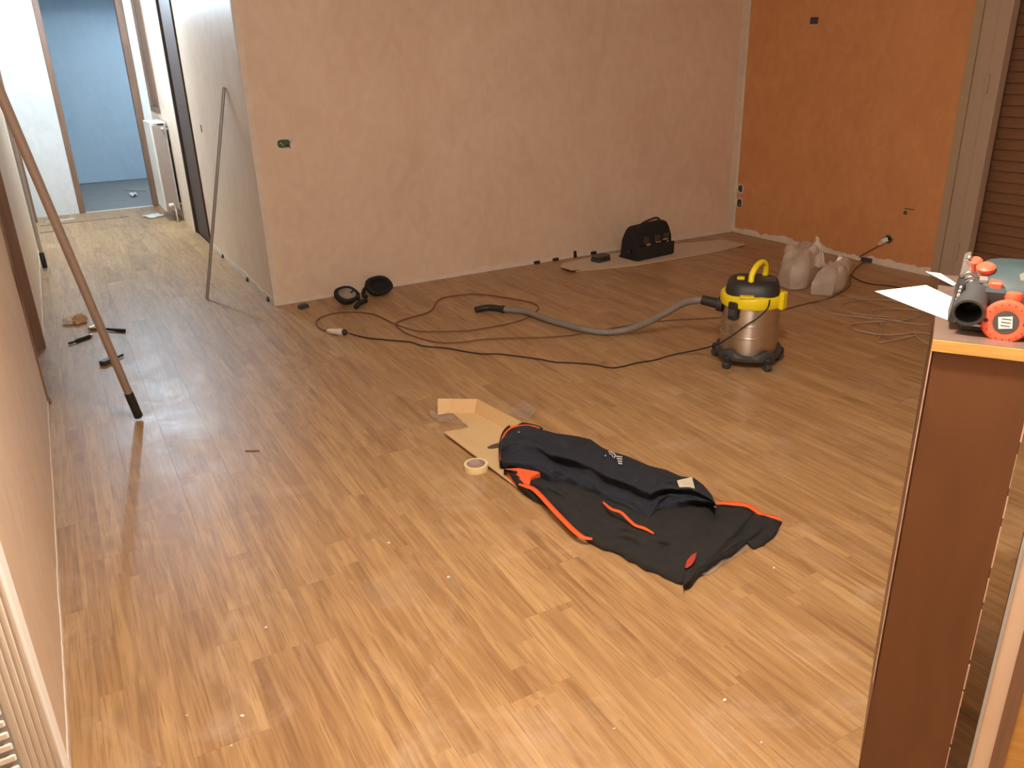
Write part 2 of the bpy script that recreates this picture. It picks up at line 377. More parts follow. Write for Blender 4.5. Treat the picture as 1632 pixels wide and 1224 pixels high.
for a, b_, c, d in ((W1[0], W1[0]+.06, 1.12, 2.4), (W1[1]-.06, W1[1], 1.12, 2.4), (W1[0]+.06, W1[1]-.06, 1.12, 1.18), (W1[0]+.06, W1[1]-.06, 2.34, 2.4)):
    MB().box(XC-.01, XC+T, a, b_, c, d).build('window_frame', M_BROWNFRAME, e)
for i in range(2):
    a = W1[0]+.061+i*.355
    MB().box(XC+.012, XC+.05, a, a+.35, 1.182, 2.338, .004).build('shutter_panel', M_DOOR, e)

# end wall of the corridor with the blue-room doorway
FX0, FX1, FH = .255, 1.02, 2.36
mb = MB()
mb.box(XL-T, FX0-.065, YF, YF+T, 0, CEIL); mb.box(FX1+.08, XC+T, YF, YF+T, 0, CEIL); mb.box(FX0-.065, FX1+.08, YF, YF+T, FH+.06, CEIL)
structure(mb, 'wall_end', M_WHITEWALL, 'white plaster wall at the end of the corridor', 'wall')
e = tag(empty('door_4', ((FX0+FX1)/2, YF+T/2, 0)), 'open brown door frame leading to the blue room', 'door frame', kind='structure')
MB().box(FX0-.065, FX0, YF-.012, YF+T+.01, 0, FH+.06, .004).build('door_jamb', M_BROWNFRAME, e)
MB().box(FX1, FX1+.08, YF-.012, YF+T+.01, 0, FH+.06, .004).build('door_jamb', M_BROWNFRAME, e)
MB().box(FX0, FX1, YF-.012, YF+T+.01, FH, FH+.06, .004).build('door_head', M_BROWNFRAME, e)
MB().box(FX0, FX1, YF+.0, YF+.03, -.006, .006, .002).build('threshold_strip', M_WHITEPL, e)
# blue room
structure(MB().box(-1.2, 2.6, 14.1, 14.2, 0, CEIL), 'wall_blue_back', M_BLUE, 'pale blue wall seen through the far doorway', 'wall')
structure(MB().box(-1.2, -1.1, YF+T, 14.1, 0, CEIL), 'wall_blue_left', M_BLUE, 'blue side wall on the door-leaf side of the far room', 'wall')
structure(MB().box(2.5, 2.6, YF+T, 14.1, 0, CEIL), 'wall_blue_right', M_BLUE, 'blue side wall behind the corridor radiator side', 'wall')
structure(MB().box(-1.1, XL-T, YF, YF+T, 0, CEIL).box(XC+T, 2.5, YF, YF+T, 0, CEIL), 'wall_blue_front', M_BLUE, 'blue room wall around the far doorway', 'wall')

# orange wall, door with roller shutter, walls behind the camera
SH0, SH1 = 1.75, 3.62
mb = MB(); mb.box(XR, XR+T+.16, SH1, YC+T, 0, CEIL); mb.box(XR, XR+T+.16, YB, SH0, 0, CEIL); mb.box(XR, XR+T+.16, SH0, SH1, 2.45, CEIL)
structure(mb, 'wall_right', M_ORANGE, 'orange plaster wall behind the plastic bags', 'wall')
structure(MB().box(XL-T, XR+.28, YB-T, YB, 0, CEIL), 'wall_front', M_LEFT, 'sandy plaster wall at the opposite end of the room', 'wall')
e = tag(empty('window_2', (XR+.1, (SH0+SH1)/2, 0)), 'balcony door with cream frame and closed brown roller shutter', 'window', kind='structure')
zs = 2.45
MB().box(XR-.012, XR+.02, SH1-.056, SH1+.004, 0, zs, .003).build('casing', M_CREAM, e)
MB().box(XR+.0, XR+.06, SH1-.168, SH1-.057, 0, zs, .004).build('fixed_frame', M_CREAM2, e)
sash = MB().box(XR-.02, XR+.055, SH1-.256, SH1-.169, 0, zs, .004).build('sash_frame', M_CREAM2, e)
MB().box(XR-.036, XR-.0201, SH1-.192, SH1-.172, 1.28, 1.40, .003).build('hinge', M_CREAM2, sash)
MB().box(XR-.036, XR-.0201, SH1-.192, SH1-.172, .16, .28, .003).build('hinge', M_CREAM2, sash)
MB().box(XR-.012, XR+.02, SH0, SH0+.11, 0, zs, .003).build('casing', M_CREAM, e)
MB().box(XR+.0, XR+.06, SH0+.111, SH0+.29, 0, zs, .004).build('fixed_frame', M_CREAM2, e)
MB().box(XR-.012, XR+.06, SH0, SH1, zs-.05, zs-.0, .003).build('frame_head', M_CREAM, e)
MB().box(XR-.01, XR+.16, SH0+.29, SH1-.257, 0, .14, .004).build('sill', M_CREAM2, e)
sh = tag(MB().box(XR+.155, XR+.165, SH0, SH1, 0, zs).build('shutter_back', M_SLAT, e))
z = .142; sl = None
while z < zs-.08:
    if sl is None: sl = MB().box(XR+.13, XR+.154, SH0+.05, SH1-.16, 0, .0685, .0028).build('slat', M_SLAT, e); sd = sl.data; base = sl.location.copy()
    else: sl = bpy.data.objects.new('slat', sd); COL.objects.link(sl); sl.parent = e
    sl.location = (0, 0, z); z += .0705

# bare filler strips at corners and wall bases
random.seed(9)
tn = [0]
def trim(name, mb, label): return structure(mb, name, M_PATCH, label, 'trim')
trim('trim_1', MB().box(XC-.002, XC+.037, YC-.002, YC, .0, CEIL).box(XC-.002, XC, YC, YC+.03, 0, CEIL), 'pale bare strip on the corner between tan wall and corridor')
trim('trim_2', MB().box(XR-.075, XR-.0, YC-.0025, YC, 0, CEIL).box(XR-.0025, XR, YC-.022, YC, 0, CEIL), 'pale bare strip in the corner of tan and orange walls')
def ragged(name, p0, p1, nrm, hmin, hmax, label, mat=M_PATCH, amp=1.0):
    p0, p1, nrm = Vector(p0), Vector(p1), Vector(nrm); n = int((p1-p0).length/.03); lo = []; hi = []
    for i in range(n+1):
        q = p0.lerp(p1, i/n); h = noise.noise(Vector((q.x*3.1, q.y*3.1, 7.7)))*.5+noise.noise(Vector((q.x*17, q.y*17, 1.1)))*.35
        h = hmin+(hmax-hmin)*min(1, max(0, .5+h*amp)); lo.append(q); hi.append(q+Vector((0, 0, h)))
    m = MB(); f = nrm*.0035
    m.grid([[q for q in lo], [q+f for q in lo], [q+f for q in hi], [q for q in hi]])
    o = m.build(name, mat); tag(o, label, 'baseboard', kind='structure'); return o
ragged('baseboard_back', (XC, YC, 0), (XR, YC, 0), (0, -1, 0), .004, .075, 'ragged white filler line at the base of the tan wall')
ragged('baseboard_right', (XR, YC, 0), (XR, SH1, 0), (-1, 0, 0), .01, .085, 'ragged white filler line at the base of the orange wall')
ragged('baseboard_corridor', (XC, YC, 0), (XC, D3[0], 0), (-1, 0, 0), .02, .07, 'white filler line along the corridor wall base')
ragged('baseboard_left', (XL, .3, 0), (XL, D1[0], 0), (1, 0, 0), .012, .035, 'thin white filler line along the left wall base')
ragged('baseboard_left', (XL, D1[1], 0), (XL, D2[0], 0), (1, 0, 0), .012, .045, 'white filler line at left wall base between the two doorways')

# ------------------------------------------------------------------ lamps above the frame: two bulbs, plus the added blue room fill
def pendant(loc, label, shade=False):
    e = tag(empty('pendant_lamp', (loc[0], loc[1], CEIL)), label, 'lamp')
    MB().tube([(loc[0], loc[1], CEIL), (loc[0], loc[1], loc[2]+.16)], .004).build('cord', M_CORDBK, e)
    MB().lathe([(.018, .09), (.022, .10), (.022, .155), (.012, .165)], 16, loc).build('socket', M_BLACK, e, True)
    MB().lathe([(.035, 0), (.05, .012), (.045, .01)], 20, (loc[0], loc[1], CEIL-.012)).build('ceiling_rose', M_WHITEPL, e, True)
    if shade: MB().lathe([(.20, .0), (.19, .05), (.06, .13), (.024, .15)], 28, loc, cap=False).build('added_shade', M_WHITEPL, e, True)  # unseen shade, added to keep the top of the blue wall dark
pendant(HALL, 'bare bulb hanging from the corridor ceiling')
pendant(WARM, 'bare bulb hanging from the ceiling of the room')
pendant(BLUE_FILL, 'added unseen lamp with shade, brightening the blue room', True)

# ------------------------------------------------------------------ pedestal (end of a half-height wall) with top
PZ = 1.10
A = G(1487, 540, PZ); B = G(1632, 554, PZ); C = G(1497, 437.6, PZ)
ey = (C-A); ey.z = 0; ey.normalize(); ex = Vector((ey.y, -ey.x, 0))
PW, PD = .19, .50
e = tag(empty('half_wall_post', (A.x, A.y, 0)), 'short brown veneered half-height partition carrying the teal power tool', 'partition')
o0 = Vector((A.x, A.y, 0))
def PB(a0, a1, b0, b1, z0, z1): return MB().obox(o0+ex*a0+ey*b0+Vector((0,0,z0)), ex*(a1-a0), ey*(b1-b0), Vector((0,0,z1-z0)))
tp = PB(0, PW+.012, 0, PD, PZ-.0225, PZ).build('top_board', M_TOPWOOD, e)
PB(.0, PW+.012, -.0025, -.0002, PZ-.0225, PZ-.001).build('raw_edge', M_RAWEDGE, tp)
PB(.0025, PW-.02, .012, PD-.01, 0, PZ-.023).build('core', M_PANELWOOD, e)
PB(.006, PW-.022, .0075, .0118, 0, PZ-.023).build('front_panel', M_PANELWOOD, e)
PB(.0, .0022, .006, .016, .30, PZ-.023).build('side_edge_strip', M_PINKEDGE, e)
random.seed(3)
m = MB(); z = .12
while z < 1.0:
    h = .04+random.random()*.10; d = .0010+random.random()*.0022
    m.obox(o0+ex*(PW-.0215)+ey*.0068+Vector((0,0,z)), ex*d, ey*.006, Vector((0,0,h))); z += h+random.random()*.03
m.build('chipped_edge', M_PINKEDGE, e)

# jamb of the opposite half-wall close to the camera
k = .74; J0 = G(1565, 1133)*1.0; J0 = Vector((J0.x*k, J0.y*k, 0)); jd = Vector((.62, -.78, 0)).normalized(); jn = Vector((.935, .355, 0)).normalized()
def jpos(px, py):
    d = ray(px, py); d.z = 0; M_ = d.x*jd.y-d.y*jd.x
    # CAM + s*d = J0 + t*jd
    t = (J0.x*d.y-J0.y*d.x)/(jd.y*d.x-jd.x*d.y)*1.0
    t = (d.x*(-J0.y)-d.y*(-J0.x))/(d.x*jd.y-d.y*jd.x)
    return t
t2, t3 = jpos(1603, 1117), jpos(1615, 1165)
e = tag(empty('partition_jamb', J0), 'beige half-height partition end with brown edge strip across from the veneered one', 'partition')
JH = 1.1
def JB(a0, a1, b0, b1, z0, z1): return MB().obox(J0+jd*a0+jn*b0+Vector((0,0,z0)), jd*(a1-a0), jn*(b1-b0), Vector((0,0,z1-z0)))
JB(.004, t2, .0, .30, 0, JH).build('plaster_end', M_TAN, e)
JB(-.0015, .004, -.0015, .012, 0, JH).build('corner_bead', plain('bluish_bead', (.50, .52, .54), .6), e)
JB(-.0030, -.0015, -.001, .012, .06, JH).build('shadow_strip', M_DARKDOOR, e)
JB(t2, t3, -.006, .30, 0, JH).build('edge_strip', M_BROWNFRAME, e)
JB(t3, t3+.16, -.004, .30, 0, JH).build('wood_panel', M_RAWEDGE, e)

# ------------------------------------------------------------------ tall white radiator on the left wall, beside the camera
ry = 1.10; rx1 = -.163
e = tag(empty('column_radiator', ((XL+rx1)/2, ry+.03, .12)), 'white ribbed radiator with slotted side mounted on the left wall', 'radiator')
MB().box(XL+.012, rx1, ry+.004, ry+.06, .12, 1.75, .004).build('body', M_WHITE, e)
for i in range(5):
    x = rx1-.0045-i*.0088
    MB().tube([(x, ry+.004, .125), (x, ry+.004, 1.745)], .0034, 8).build('rib', M_WHITE, e, True)
gr = MB().box(XL+.014, rx1-.049, ry+.0005, ry+.004, .125, 1.745).build('grille_backing', plain('slot_grey', (.34, .33, .31), .8), e)
z = .13; sd = None
while z < 1.735:
    if sd is None: o = MB().box(XL+.016, rx1-.0495, ry-.004, ry+.0006, 0, .0118, .002).build('louvre', M_WHITE, gr); sd = o.data
    else: o = bpy.data.objects.new('louvre', sd); COL.objects.link(o); o.parent = gr
    o.location = (0, 0, z); z += .0205
for zz in (.3, 1.5): MB().box(XL-.002, XL+.014, ry+.02, ry+.05, zz, zz+.04).build('wall_bracket', M_WHITE, e)

# ------------------------------------------------------------------ wall boxes, tape, wedges
def wall_box(name, c, ux, wd, hg, nrm, mat, label, seed, holes=1):
    """round-cornered flush box torn into the plaster with wires"""
    random.seed(seed); e = tag(empty(name, c), label, 'switch box'); c = Vector(c); ux = Vector(ux); nrm = Vector(nrm); uz = Vector((0,0,1))
    n = 18; rim = []; inn = []
    for i in range(n):
        q = 2*math.pi*i/n; sx = math.copysign(abs(math.cos(q))**.6, math.cos(q)); sz = math.copysign(abs(math.sin(q))**.6, math.sin(q))
        j = 1+random.uniform(-.10, .14)
        inn.append(c+ux*(wd/2*sx)+uz*(hg/2*sz)); rim.append(c+ux*((wd/2+.008)*sx*j)+uz*((hg/2+.008)*sz*j))
    m = MB(); f = nrm*.004
    m.grid([[p+nrm*.0005 for p in rim+rim[:1]], [p+f for p in rim+rim[:1]], [p+f for p in inn+inn[:1]], [p+nrm*.0008 for p in inn+inn[:1]]]); m.build('plaster_rim', M_PATCH, e)
    m = MB(); m.prism([p+nrm*.0006 for p in inn], nrm*.0012); m.build('box_back', mat, e)
    for i in range(holes+1):
        a = c+ux*random.uniform(-.3, .3)*wd+uz*random.uniform(-.3, .3)*hg
        MB().tube([a, a+nrm*.012+uz*.008, a+nrm*.016+ux*.012-uz*.006, a+nrm*.004+ux*.02-uz*.016], .0026, 6).build('wire', (M_BLACK, M_WHITEPL, M_CORDBR)[i % 3], e, True)
    return e
p = ONY(452, 229, YC); wb = wall_box('switch_box', p, (1,0,0), .085, .055, (0,-1,0), M_GREENBOX, 'green flush switch box torn open in the tan wall', 1)
MB().lathe([(.001, 0), (.012, .004), (.012, .016), (.004, .019)], 10, (p.x+.048, p.y-.004, p.z+.022), (0,-1,0)).build('screw_cap', M_WHITEPL, wb, True)
p = ONX(1176.5, 300, XR); wall_box('socket_box', (XR, p.y-.03, p.z), (0,-1,0), .055, .065, (-1,0,0), M_TEALBOX, 'open socket box in the room corner, above its twin', 2)
p = ONX(1175, 323, XR); wall_box('socket_box', (XR, p.y-.03, p.z), (0,-1,0), .058, .075, (-1,0,0), M_DKGREY, 'open socket box in the room corner, below its twin', 5, 2)
p = ONX(1443, 339, XR); e = tag(empty('wall_anchor', p), 'dark screw hole with a scratched mark in the orange wall', 'hole')
MB().lathe([(.004, 0), (.016, .002), (.014, .006), (.006, .007)], 10, p, (-1,0,0)).build('plug_collar', M_TEALBOX, e, True)
MB().box(XR-.002, XR-.0002, p.y-.07, p.y+.012, p.z+.028, p.z+.034).build('scratch', M_DKGREY, e)
p = ONX(1298, 33, XR); q = MB()
q.prism([(XR-.0004, p.y+.045, p.z-.022), (XR-.0004, p.y-.035, p.z-.026), (XR-.0004, p.y-.04, p.z+.024), (XR-.0004, p.y+.04, p.z+.028)], (-.0012, 0, 0))
tag(q.build('tape_patch', M_BLUETAPE, loc=p), 'small dark blue tape patch high on the orange wall', 'tape')
p = ONX(321, 205, XC); q = MB(); q.box(XC-.003, XC-.0002, p.y-.025, p.y+.025, p.z-.03, p.z+.03)
tag(q.build('switch_plate', M_BROWNFRAME, loc=p), 'small brown slot in corridor wall between the dark door and grey tube', 'switch')
def wedge(pt, nrm, wd, hg, tilt, label, group=None, mat=M_BLACK):
    pt = Vector(pt); nrm = Vector(nrm); ux = Vector((nrm.y, -nrm.x, 0)).normalized()
    m = MB(); d = .018
    m.add([pt-ux*wd/2+nrm*.0045, pt+ux*wd/2+nrm*.0045, pt+ux*wd/2+nrm*d, pt-ux*wd/2+nrm*d] + [v+Vector((0,0,hg)) for v in (pt-ux*wd/2+nrm*.0045, pt+ux*wd/2+nrm*.0045, pt+ux*wd/2+nrm*(d*.45), pt-ux*wd/2+nrm*(d*.45))],
        [(3,2,1,0),(4,5,6,7),(0,1,5,4),(1,2,6,5),(2,3,7,6),(3,0,4,7)])
    e = m.build('spacer_wedge', mat, loc=pt); tag(e, label, 'wedge', group); return e
for i, (px, py, wd, hg) in enumerate(((858, 421, .055, .022), (889, 416.5, .055, .022), (919, 411, .026, .055), (948, 406, .055, .026))):
    p = G(px, py); lab = ('flat black wedge at the tan wall, farthest from the tool bag', 'flat black wedge at the tan wall next to the upright wedge, clear of the cardboard', 'upright black spacer wedge at the tan wall base', 'flat black wedge at the tan wall behind the small dark case')[i]
    wedge((p.x, YC, 0), (0, -1, 0), wd, hg, 0, lab, 'wedges under the tan wall')
for px, py, lab in ((351, 411, 'black wedge at the corridor wall, closest to the dark door'), (387, 449, 'black wedge at the corridor wall, middle of three'), (419, 481, 'black wedge at the corridor wall, closest to the wall corner')):
    p = ONX(px, py, XC); wedge((XC, G(px, py).y, 0), (-1, 0, 0), .05, .03, 0, lab, 'corridor wall wedges')
wedge((XR, ONX(1382, 414, XR).y, 0), (-1, 0, 0), .10, .035, 0, 'black spacer wedge under the orange wall beside the socket cable', None, M_DKGREY)
p = G(75, 640); wedge((XL, p.y-.02, 0), (1, 0, 0), .05, .03, 0, 'small dark wedge at the left wall beside the doorway frame', None, M_BROWNFRAME)

# ------------------------------------------------------------------ poles
def pole(name, foot, top, r, mat, label, tip=None, tipm=M_BLACK, rt_=None):
    foot, top = Vector(foot), Vector(top); d = (top-foot).normalized(); e = tag(empty(name, foot), label, 'pole')
    s = foot + d*(tip or 0)
    MB().tube([s, top], [r, r], 20).build('tube', mat, e, 'auto')
    if tip:
        MB().tube([foot, foot+d*.006, foot+d*(tip-.004), foot+d*(tip+.006)], [(rt_ or r)*.8, rt_ or r*1.12, rt_ or r*1.12, r*1.02], 20).build('grip', tipm, e, 'auto')
    MB().tube([top, top+d*.006], [r, r*.8], 16).build('end_cap', tipm, e)
    return e
ft = G(222, 668); q = ONY(0, 148, 3.62); d = (q-ft); tt = (XL+.021-ft.x)/d.x
pole('extension_pole', (ft.x, ft.y, .012), ft+d*tt, .0185, M_COPPER, 'copper coloured pole with black foot leaning on the left wall', .155)
q = ONX(357, 141, XC-.012); ft = G(330, 477); pole('metal_tube', (ft.x, ft.y, .004), q, .0115, M_ALU, 'thin grey metal tube leaning against the corridor corner wall', None, M_DKGREY)
ft = G(72.5, 429); pole('extension_pole', (ft.x, ft.y, .008), (XL+.02, ft.y+.35, 2.25), .016, M_GREYDOOR, 'pale grey pole with black foot leaning beside the far left doorway', .13, M_BLACK, .021)

# ------------------------------------------------------------------ corridor radiator
e = tag(empty('panel_radiator', (1.12, 10.0, .10)), 'pale panel radiator low on the corridor wall under the shutter', 'radiator')
ra, rb = 9.75, 10.35
MB().box(1.010, 1.028, ra, rb, .12, 1.04, .004).build('front_panel', M_WHITE, e)
MB().box(1.15, 1.165, ra, rb, .12, 1.04, .004).build('rear_panel', M_GREYDOOR, e)
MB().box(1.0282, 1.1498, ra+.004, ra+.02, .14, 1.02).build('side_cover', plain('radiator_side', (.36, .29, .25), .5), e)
MB().box(1.008, 1.168, ra, rb, 1.04, 1.055, .003).build('top_grille', M_WHITE, e)
for zz in (.18, .98): MB().tube([(1.15, ra+.05, zz), (1.192, ra+.05, zz)], .012, 10).build('bracket', M_WHITE, e)
v = MB().tube([(1.10, ra+.004, .19), (1.10, ra-.05, .19), (1.11, ra-.06, .12), (1.11, ra-.06, .0)], .009, 10).build('valve_pipe', M_WHITEPL, e, True)
MB().lathe([(.010, 0), (.022, .006), (.020, .05), (.012, .056)], 14, (1.10, ra-.05, .19), (-1, -.3, 0)).build('valve_knob', M_WHITEPL, v, True)
MB().tube([(1.125, ra+.002, .99), (1.125, ra-.05, .99)], .013, 10).build('air_vent', M_WHITEPL, e, True)

# ------------------------------------------------------------------ leftovers on the corridor floor
def film(name, pts, label, mat, h=.006, cat='plastic film', seed=1, nx=10, ny=8):
    """thin crumpled sheet lying on the floor, corners in order"""
    P = [G(*p) for p in pts]; rows = []
    for j in range(ny+1):
        r = []
        for i in range(nx+1):
            u, v_ = i/nx, j/ny; a = P[0].lerp(P[1], u); b_ = P[3].lerp(P[2], u); q = a.lerp(b_, v_)
            q.z = .0025+h*max(0, .5+noise.noise(Vector((q.x*28, q.y*28, seed))))+h*.6*abs(noise.noise(Vector((q.x*70, q.y*70, seed+5)))); r.append(q)
        rows.append(r)
    o = MB().grid(rows).build(name, mat, None, True, loc=(P[0].x, P[0].y, 0)); tag(o, label, cat); return o
def strip(name, a, b_, wd, th, mat, label, cat):
    p, q = G(*a), G(*b_); d = (q-p).normalized(); n = Vector((-d.y, d.x, 0)); m = MB(); m.obox(p-n*wd/2+Vector((0,0,.0004)), q-p, n*wd, Vector((0,0,th)))
    o = m.build(name, mat, loc=p); return tag(o, label, cat)
strip('wood_strip', (74, 353.5), (119, 349), .03, .008, M_WHITEPL, 'pale strip offcut lying by the white end wall', 'offcut')
strip('wood_strip', (63, 360.5), (205, 345.5), .012, .004, M_BROWNFRAME, 'long thin brown strip lying across the corridor end', 'offcut')
strip('wood_strip', (64, 371.5), (103, 366.5), .02, .004, M_BROWNFRAME, 'short brown strip on the corridor floor beside left doorway', 'offcut')
strip('wood_splinter', (391, 719.2), (413, 718.8), .006, .004, M_DOOR, 'thin brown wood splinter alone on the laminate', 'splinter')
film('paper_scrap', [(225, 345), (252, 341), (262, 344), (240, 349)], 'white scrap on the floor near the far doorway', M_WHITEPL, .012, 'paper', 3, 5, 4)
film('paper_scrap', [(206, 310), (217, 308), (219, 312), (211, 315)], 'white scrap on the grey screed of the blue room', M_WHITEPL, .03, 'paper', 4, 5, 4)
strip('wood_strip', (197, 302), (232, 304), .02, .006, M_GREYDOOR, 'pale sliver lying on the grey screed floor', 'offcut')
# crumpled paper
random.seed(12)
def lump(name, c, rx, ry_, rz, mat, label, cat, seed, sub=3, amp=.45, freq=2.2, squash=True, parent=None):
    import bmesh
    bm = bmesh.new(); bmesh.ops.create_icosphere(bm, subdivisions=sub, radius=1)
    for v in bm.verts:
        n_ = noise.cell(v.co*freq+Vector((seed, 0, 0)))*.35+noise.noise(v.co*freq+Vector((seed, 3, 1)))
        k_ = 1+amp*n_; v.co = Vector((v.co.x*rx*k_, v.co.y*ry_*k_, v.co.z*rz*k_))
        if v.co.z < -rz*.55: v.co.z = -rz*.55
    zmin = min(v.co.z for v in bm.verts)
    m = MB(); m.add([tuple(v.co+Vector((c[0], c[1], c[2]-zmin))) for v in bm.verts], [tuple(x.index for x in f.verts) for f in bm.faces]) if not bm.verts.index_update() else None
    bm.free()
    o = m.build(name, mat, parent, False, loc=None if parent else c)
    if parent is None: tag(o, label, cat)
    return o
p = G(120, 516); e = tag(empty('crumpled_paper', (p.x, p.y, 0)), 'crumpled white and tan masking paper beside the copper pole', 'paper')
lump('tan_side', (p.x+.03, p.y, .001), .042, .035, .04, plain('tan_paper', (.62, .42, .24), .8), None, None, 3, parent=e)
lump('white_side', (p.x-.028, p.y+.02, .001), .045, .03, .032, M_PAPER, None, None, 7, parent=e)
# screwdriver-like tools
a, b_ = G(110, 547.5, .012), G(146.5, 534.5, .012); d = (b_-a); L_ = d.length; d.normalize()
e = tag(empty('file_handle', (a.x, a.y, 0)), 'black cylindrical tool handle with metal ends near crumpled paper', 'tool')
MB().tube([a+d*L_*.28, a+d*L_*.31, a+d*L_*.9, a+d*L_*.93], [.010, .0125, .0125, .010], 12).build('grip', M_BLACK, e, 'auto')
MB().tube([a, a+d*L_*.28], [.009, .007], 10).build('shaft', M_DKGREY, e, 'auto')
MB().tube([a+d*L_*.93, b_], .009, 10).build('end_ferrule', M_STEEL, e, 'auto')
a, b_ = G(148, 522.5, .015), G(198.5, 527, .012); d = (b_-a); L_ = d.length; d.normalize()
e = tag(empty('hammer', (a.x, a.y, 0)), 'small tool with brass head and black handle behind the copper pole', 'tool')
n_ = Vector((-d.y, d.x, 0))
MB().tube([a+d*L_*.18, a+d*L_*.5, b_], [.006, .009, .013], 10).build('handle', M_BLACK, e, 'auto')
MB().tube([a-n_*.03, a+n_*.03], .014, 12).build('head', plain('brass', (.55, .5, .22), .25, 1.0), e, 'auto')
MB().tube([a-n_*.012+d*.01, a+d*L_*.2], .009, 10).build('neck', M_STEEL, e, 'auto')
a, b_ = G(166, 579, .012), G(195.5, 565.5, .012); d = (b_-a); L_ = d.length; d.normalize(); n_ = Vector((-d.y, d.x, 0))
e = tag(empty('scraper', (a.x, a.y, 0)), 'dark scraper with a block head on the floor beside the copper pole', 'tool')
MB().obox(a-n_*.02-d*.015-Vector((0,0,.011)), d*.075, n_*.04, Vector((0,0,.028))).build('head', M_DKGREY, e)
MB().tube([a+d*.05, b_], [.006, .008], 10).build('handle', M_BLACK, e, 'auto')
MB().tube([a+d*.04+n_*.03, a+d*L_*.6+n_*.015], .004, 8).build('wire_guard', M_STEEL, e, 'auto')

# plaster crumbs
random.seed(21)
for px, py in ((298, 1141), (387, 1142), (369, 1189), (385, 1142), (424, 1001), (331, 489), (1233, 906), (1155, 1117), (979, 1162), (715, 921), (620, 866), (1213, 1184)):
    p = G(px, py); s = random.uniform(.0025, .0045)
    lump('plaster_crumb', (p.x, p.y, 0), s*1.4, s, s, M_PAPER, 'tiny white plaster crumb on the laminate', 'crumb', random.random()*50, 1)
for o in list(COL.objects):
    if o.name.startswith('plaster_crumb'): o['group'] = 'plaster crumbs scattered on the floor'

# ------------------------------------------------------------------ knee pads and block at the wall corner
p = G(483, 491); e = MB(); d = Vector((.9, .35, 0)).normalized(); n_ = Vector((-d.y, d.x, 0))
e.add([p+d*a+n_*b_+Vector((0,0,c)) for c, s in ((.0005, 1), (.026, .86)) for a, b_ in ((-.04*s, -.022*s), (.035*s, -.026*s), (.04*s, .026*s), (-.03*s, .024*s))], [(3,2,1,0),(4,5,6,7),(0,1,5,4),(1,2,6,5),(2,3,7,6),(3,0,4,7)])
tag(e.build('sanding_block', M_DKGREY, loc=p), 'small dark grey block on the floor beside the wall corner', 'block')
def kneepad(c, ang, tilt, label, inner, rx=.105, ry_=.075, dp=.075, side=1):
    e = tag(empty('knee_pad', (c.x, c.y, 0)), label, 'knee pad'); R = Matrix.Rotation(ang, 3, 'Z') @ Matrix.Rotation(tilt, 3, 'X')
    N_ = 24; K = 7
    def shell(s, dz, flip=1):
        rows = []
        for j in range(K+1):
            t = math.pi/2*j/K; row = []
            for i in range(N_+1):
                q = 2*math.pi*i/N_; sq = 1/(abs(math.cos(q))**2.5+abs(math.sin(q))**2.5)**.4
                row.append(R @ Vector((rx*s*math.cos(t)*math.cos(q)*sq, ry_*s*math.cos(t)*math.sin(q)*sq, -dp*s*math.sin(t)*flip+dz)))
            rows.append(row)
        return rows
    so, si = shell(1, 0), shell(.70, .0)
    zm = min(v.z for r in so for v in r); off = Vector((c.x, c.y, -zm+.001))
    o = MB().grid([[v+off for v in r] for r in so]).grid([[v+off for v in so[0]], [v+off for v in si[0]]]).build('shell', M_BLACKFAB, e, True)
    MB().grid([[v+off for v in r] for r in si]).build('padding', inner, e, True)
    for k_ in (side,):
        a = R @ Vector((rx*.7*k_, ry_*.3, -.01))+off; a.z = max(.012, a.z)
        pts = catmull([a, a+Vector((.035*k_, .01, -a.z*.4)), Vector((a.x+.045*k_, a.y-.005, .016)), Vector((a.x+.035*k_, a.y-.035, .016))], 5)
        MB().tube(pts, [.020, .021, .021]+[.015]*(len(pts)-3), 6).build('strap', M_BLACKFAB, e, True)
    return e
p = G(555, 484); kneepad(p+Vector((0,0,0)), .5, .55, 'black knee pad showing its grey inner padding beside the tan wall', plain('grey_padding', (.36, .31, .26), .8, var=.2), .10, .075)
p = G(606, 470); kneepad(p, .35, .75, 'black knee pad with dark inside lying against the tan wall', M_BLACKFAB, .115, .078, side=-1)
p = G(576, 483); m = MB(); pts = catmull([G(567, 490, .02), G(571, 485, .03), G(577, 481, .03), G(583, 479, .024)], 6)
m.tube(pts, [.018 for i in range(len(pts))], 8); tag(m.build('strap_roll', M_BLACKFAB, None, True, loc=G(566, 489)), 'black rolled strap lying between the two knee pads', 'strap')

# ------------------------------------------------------------------ cardboard sheet with tool bag and case
def panel(name, pts, th, mat, parent=None, wave=0.0, z0=.0008):
    """flat cardboard piece: polygon on the floor with thickness"""
    P = [G(*q) for q in pts]; m = MB(); m.prism([Vector((q.x, q.y, z0)) for q in P], (0, 0, th)); return m.build(name, mat, parent, loc=None if parent else (P[0].x, P[0].y, 0))
c0 = G(900, 430); e = tag(empty('cardboard_sheet', (c0.x, c0.y, 0)), 'long flattened pale cardboard under the tool bag', 'cardboard')
panel('main_sheet', [(918, 433), (1010, 424), (1120, 405.5), (1172, 395), (1186, 391), (1176, 387.5), (1150, 383), (1080, 389), (1040, 395), (960, 408), (925, 414), (895, 421)], .005, M_CARDG, e)
a = [G(892, 428), G(911, 437), G(925, 431), G(902, 420)]
MB().add([a[0]+Vector((0,0,.012)), a[1]+Vector((0,0,.028)), a[2]+Vector((0,0,.006)), a[3]+Vector((0,0,.006)), a[0]+Vector((0,0,.016)), a[1]+Vector((0,0,.032)), a[2]+Vector((0,0,.010)), a[3]+Vector((0,0,.010))], [(3,2,1,0),(4,5,6,7),(0,1,5,4),(1,2,6,5),(2,3,7,6),(3,0,4,7)]).build('torn_flap', M_CARDG, e)
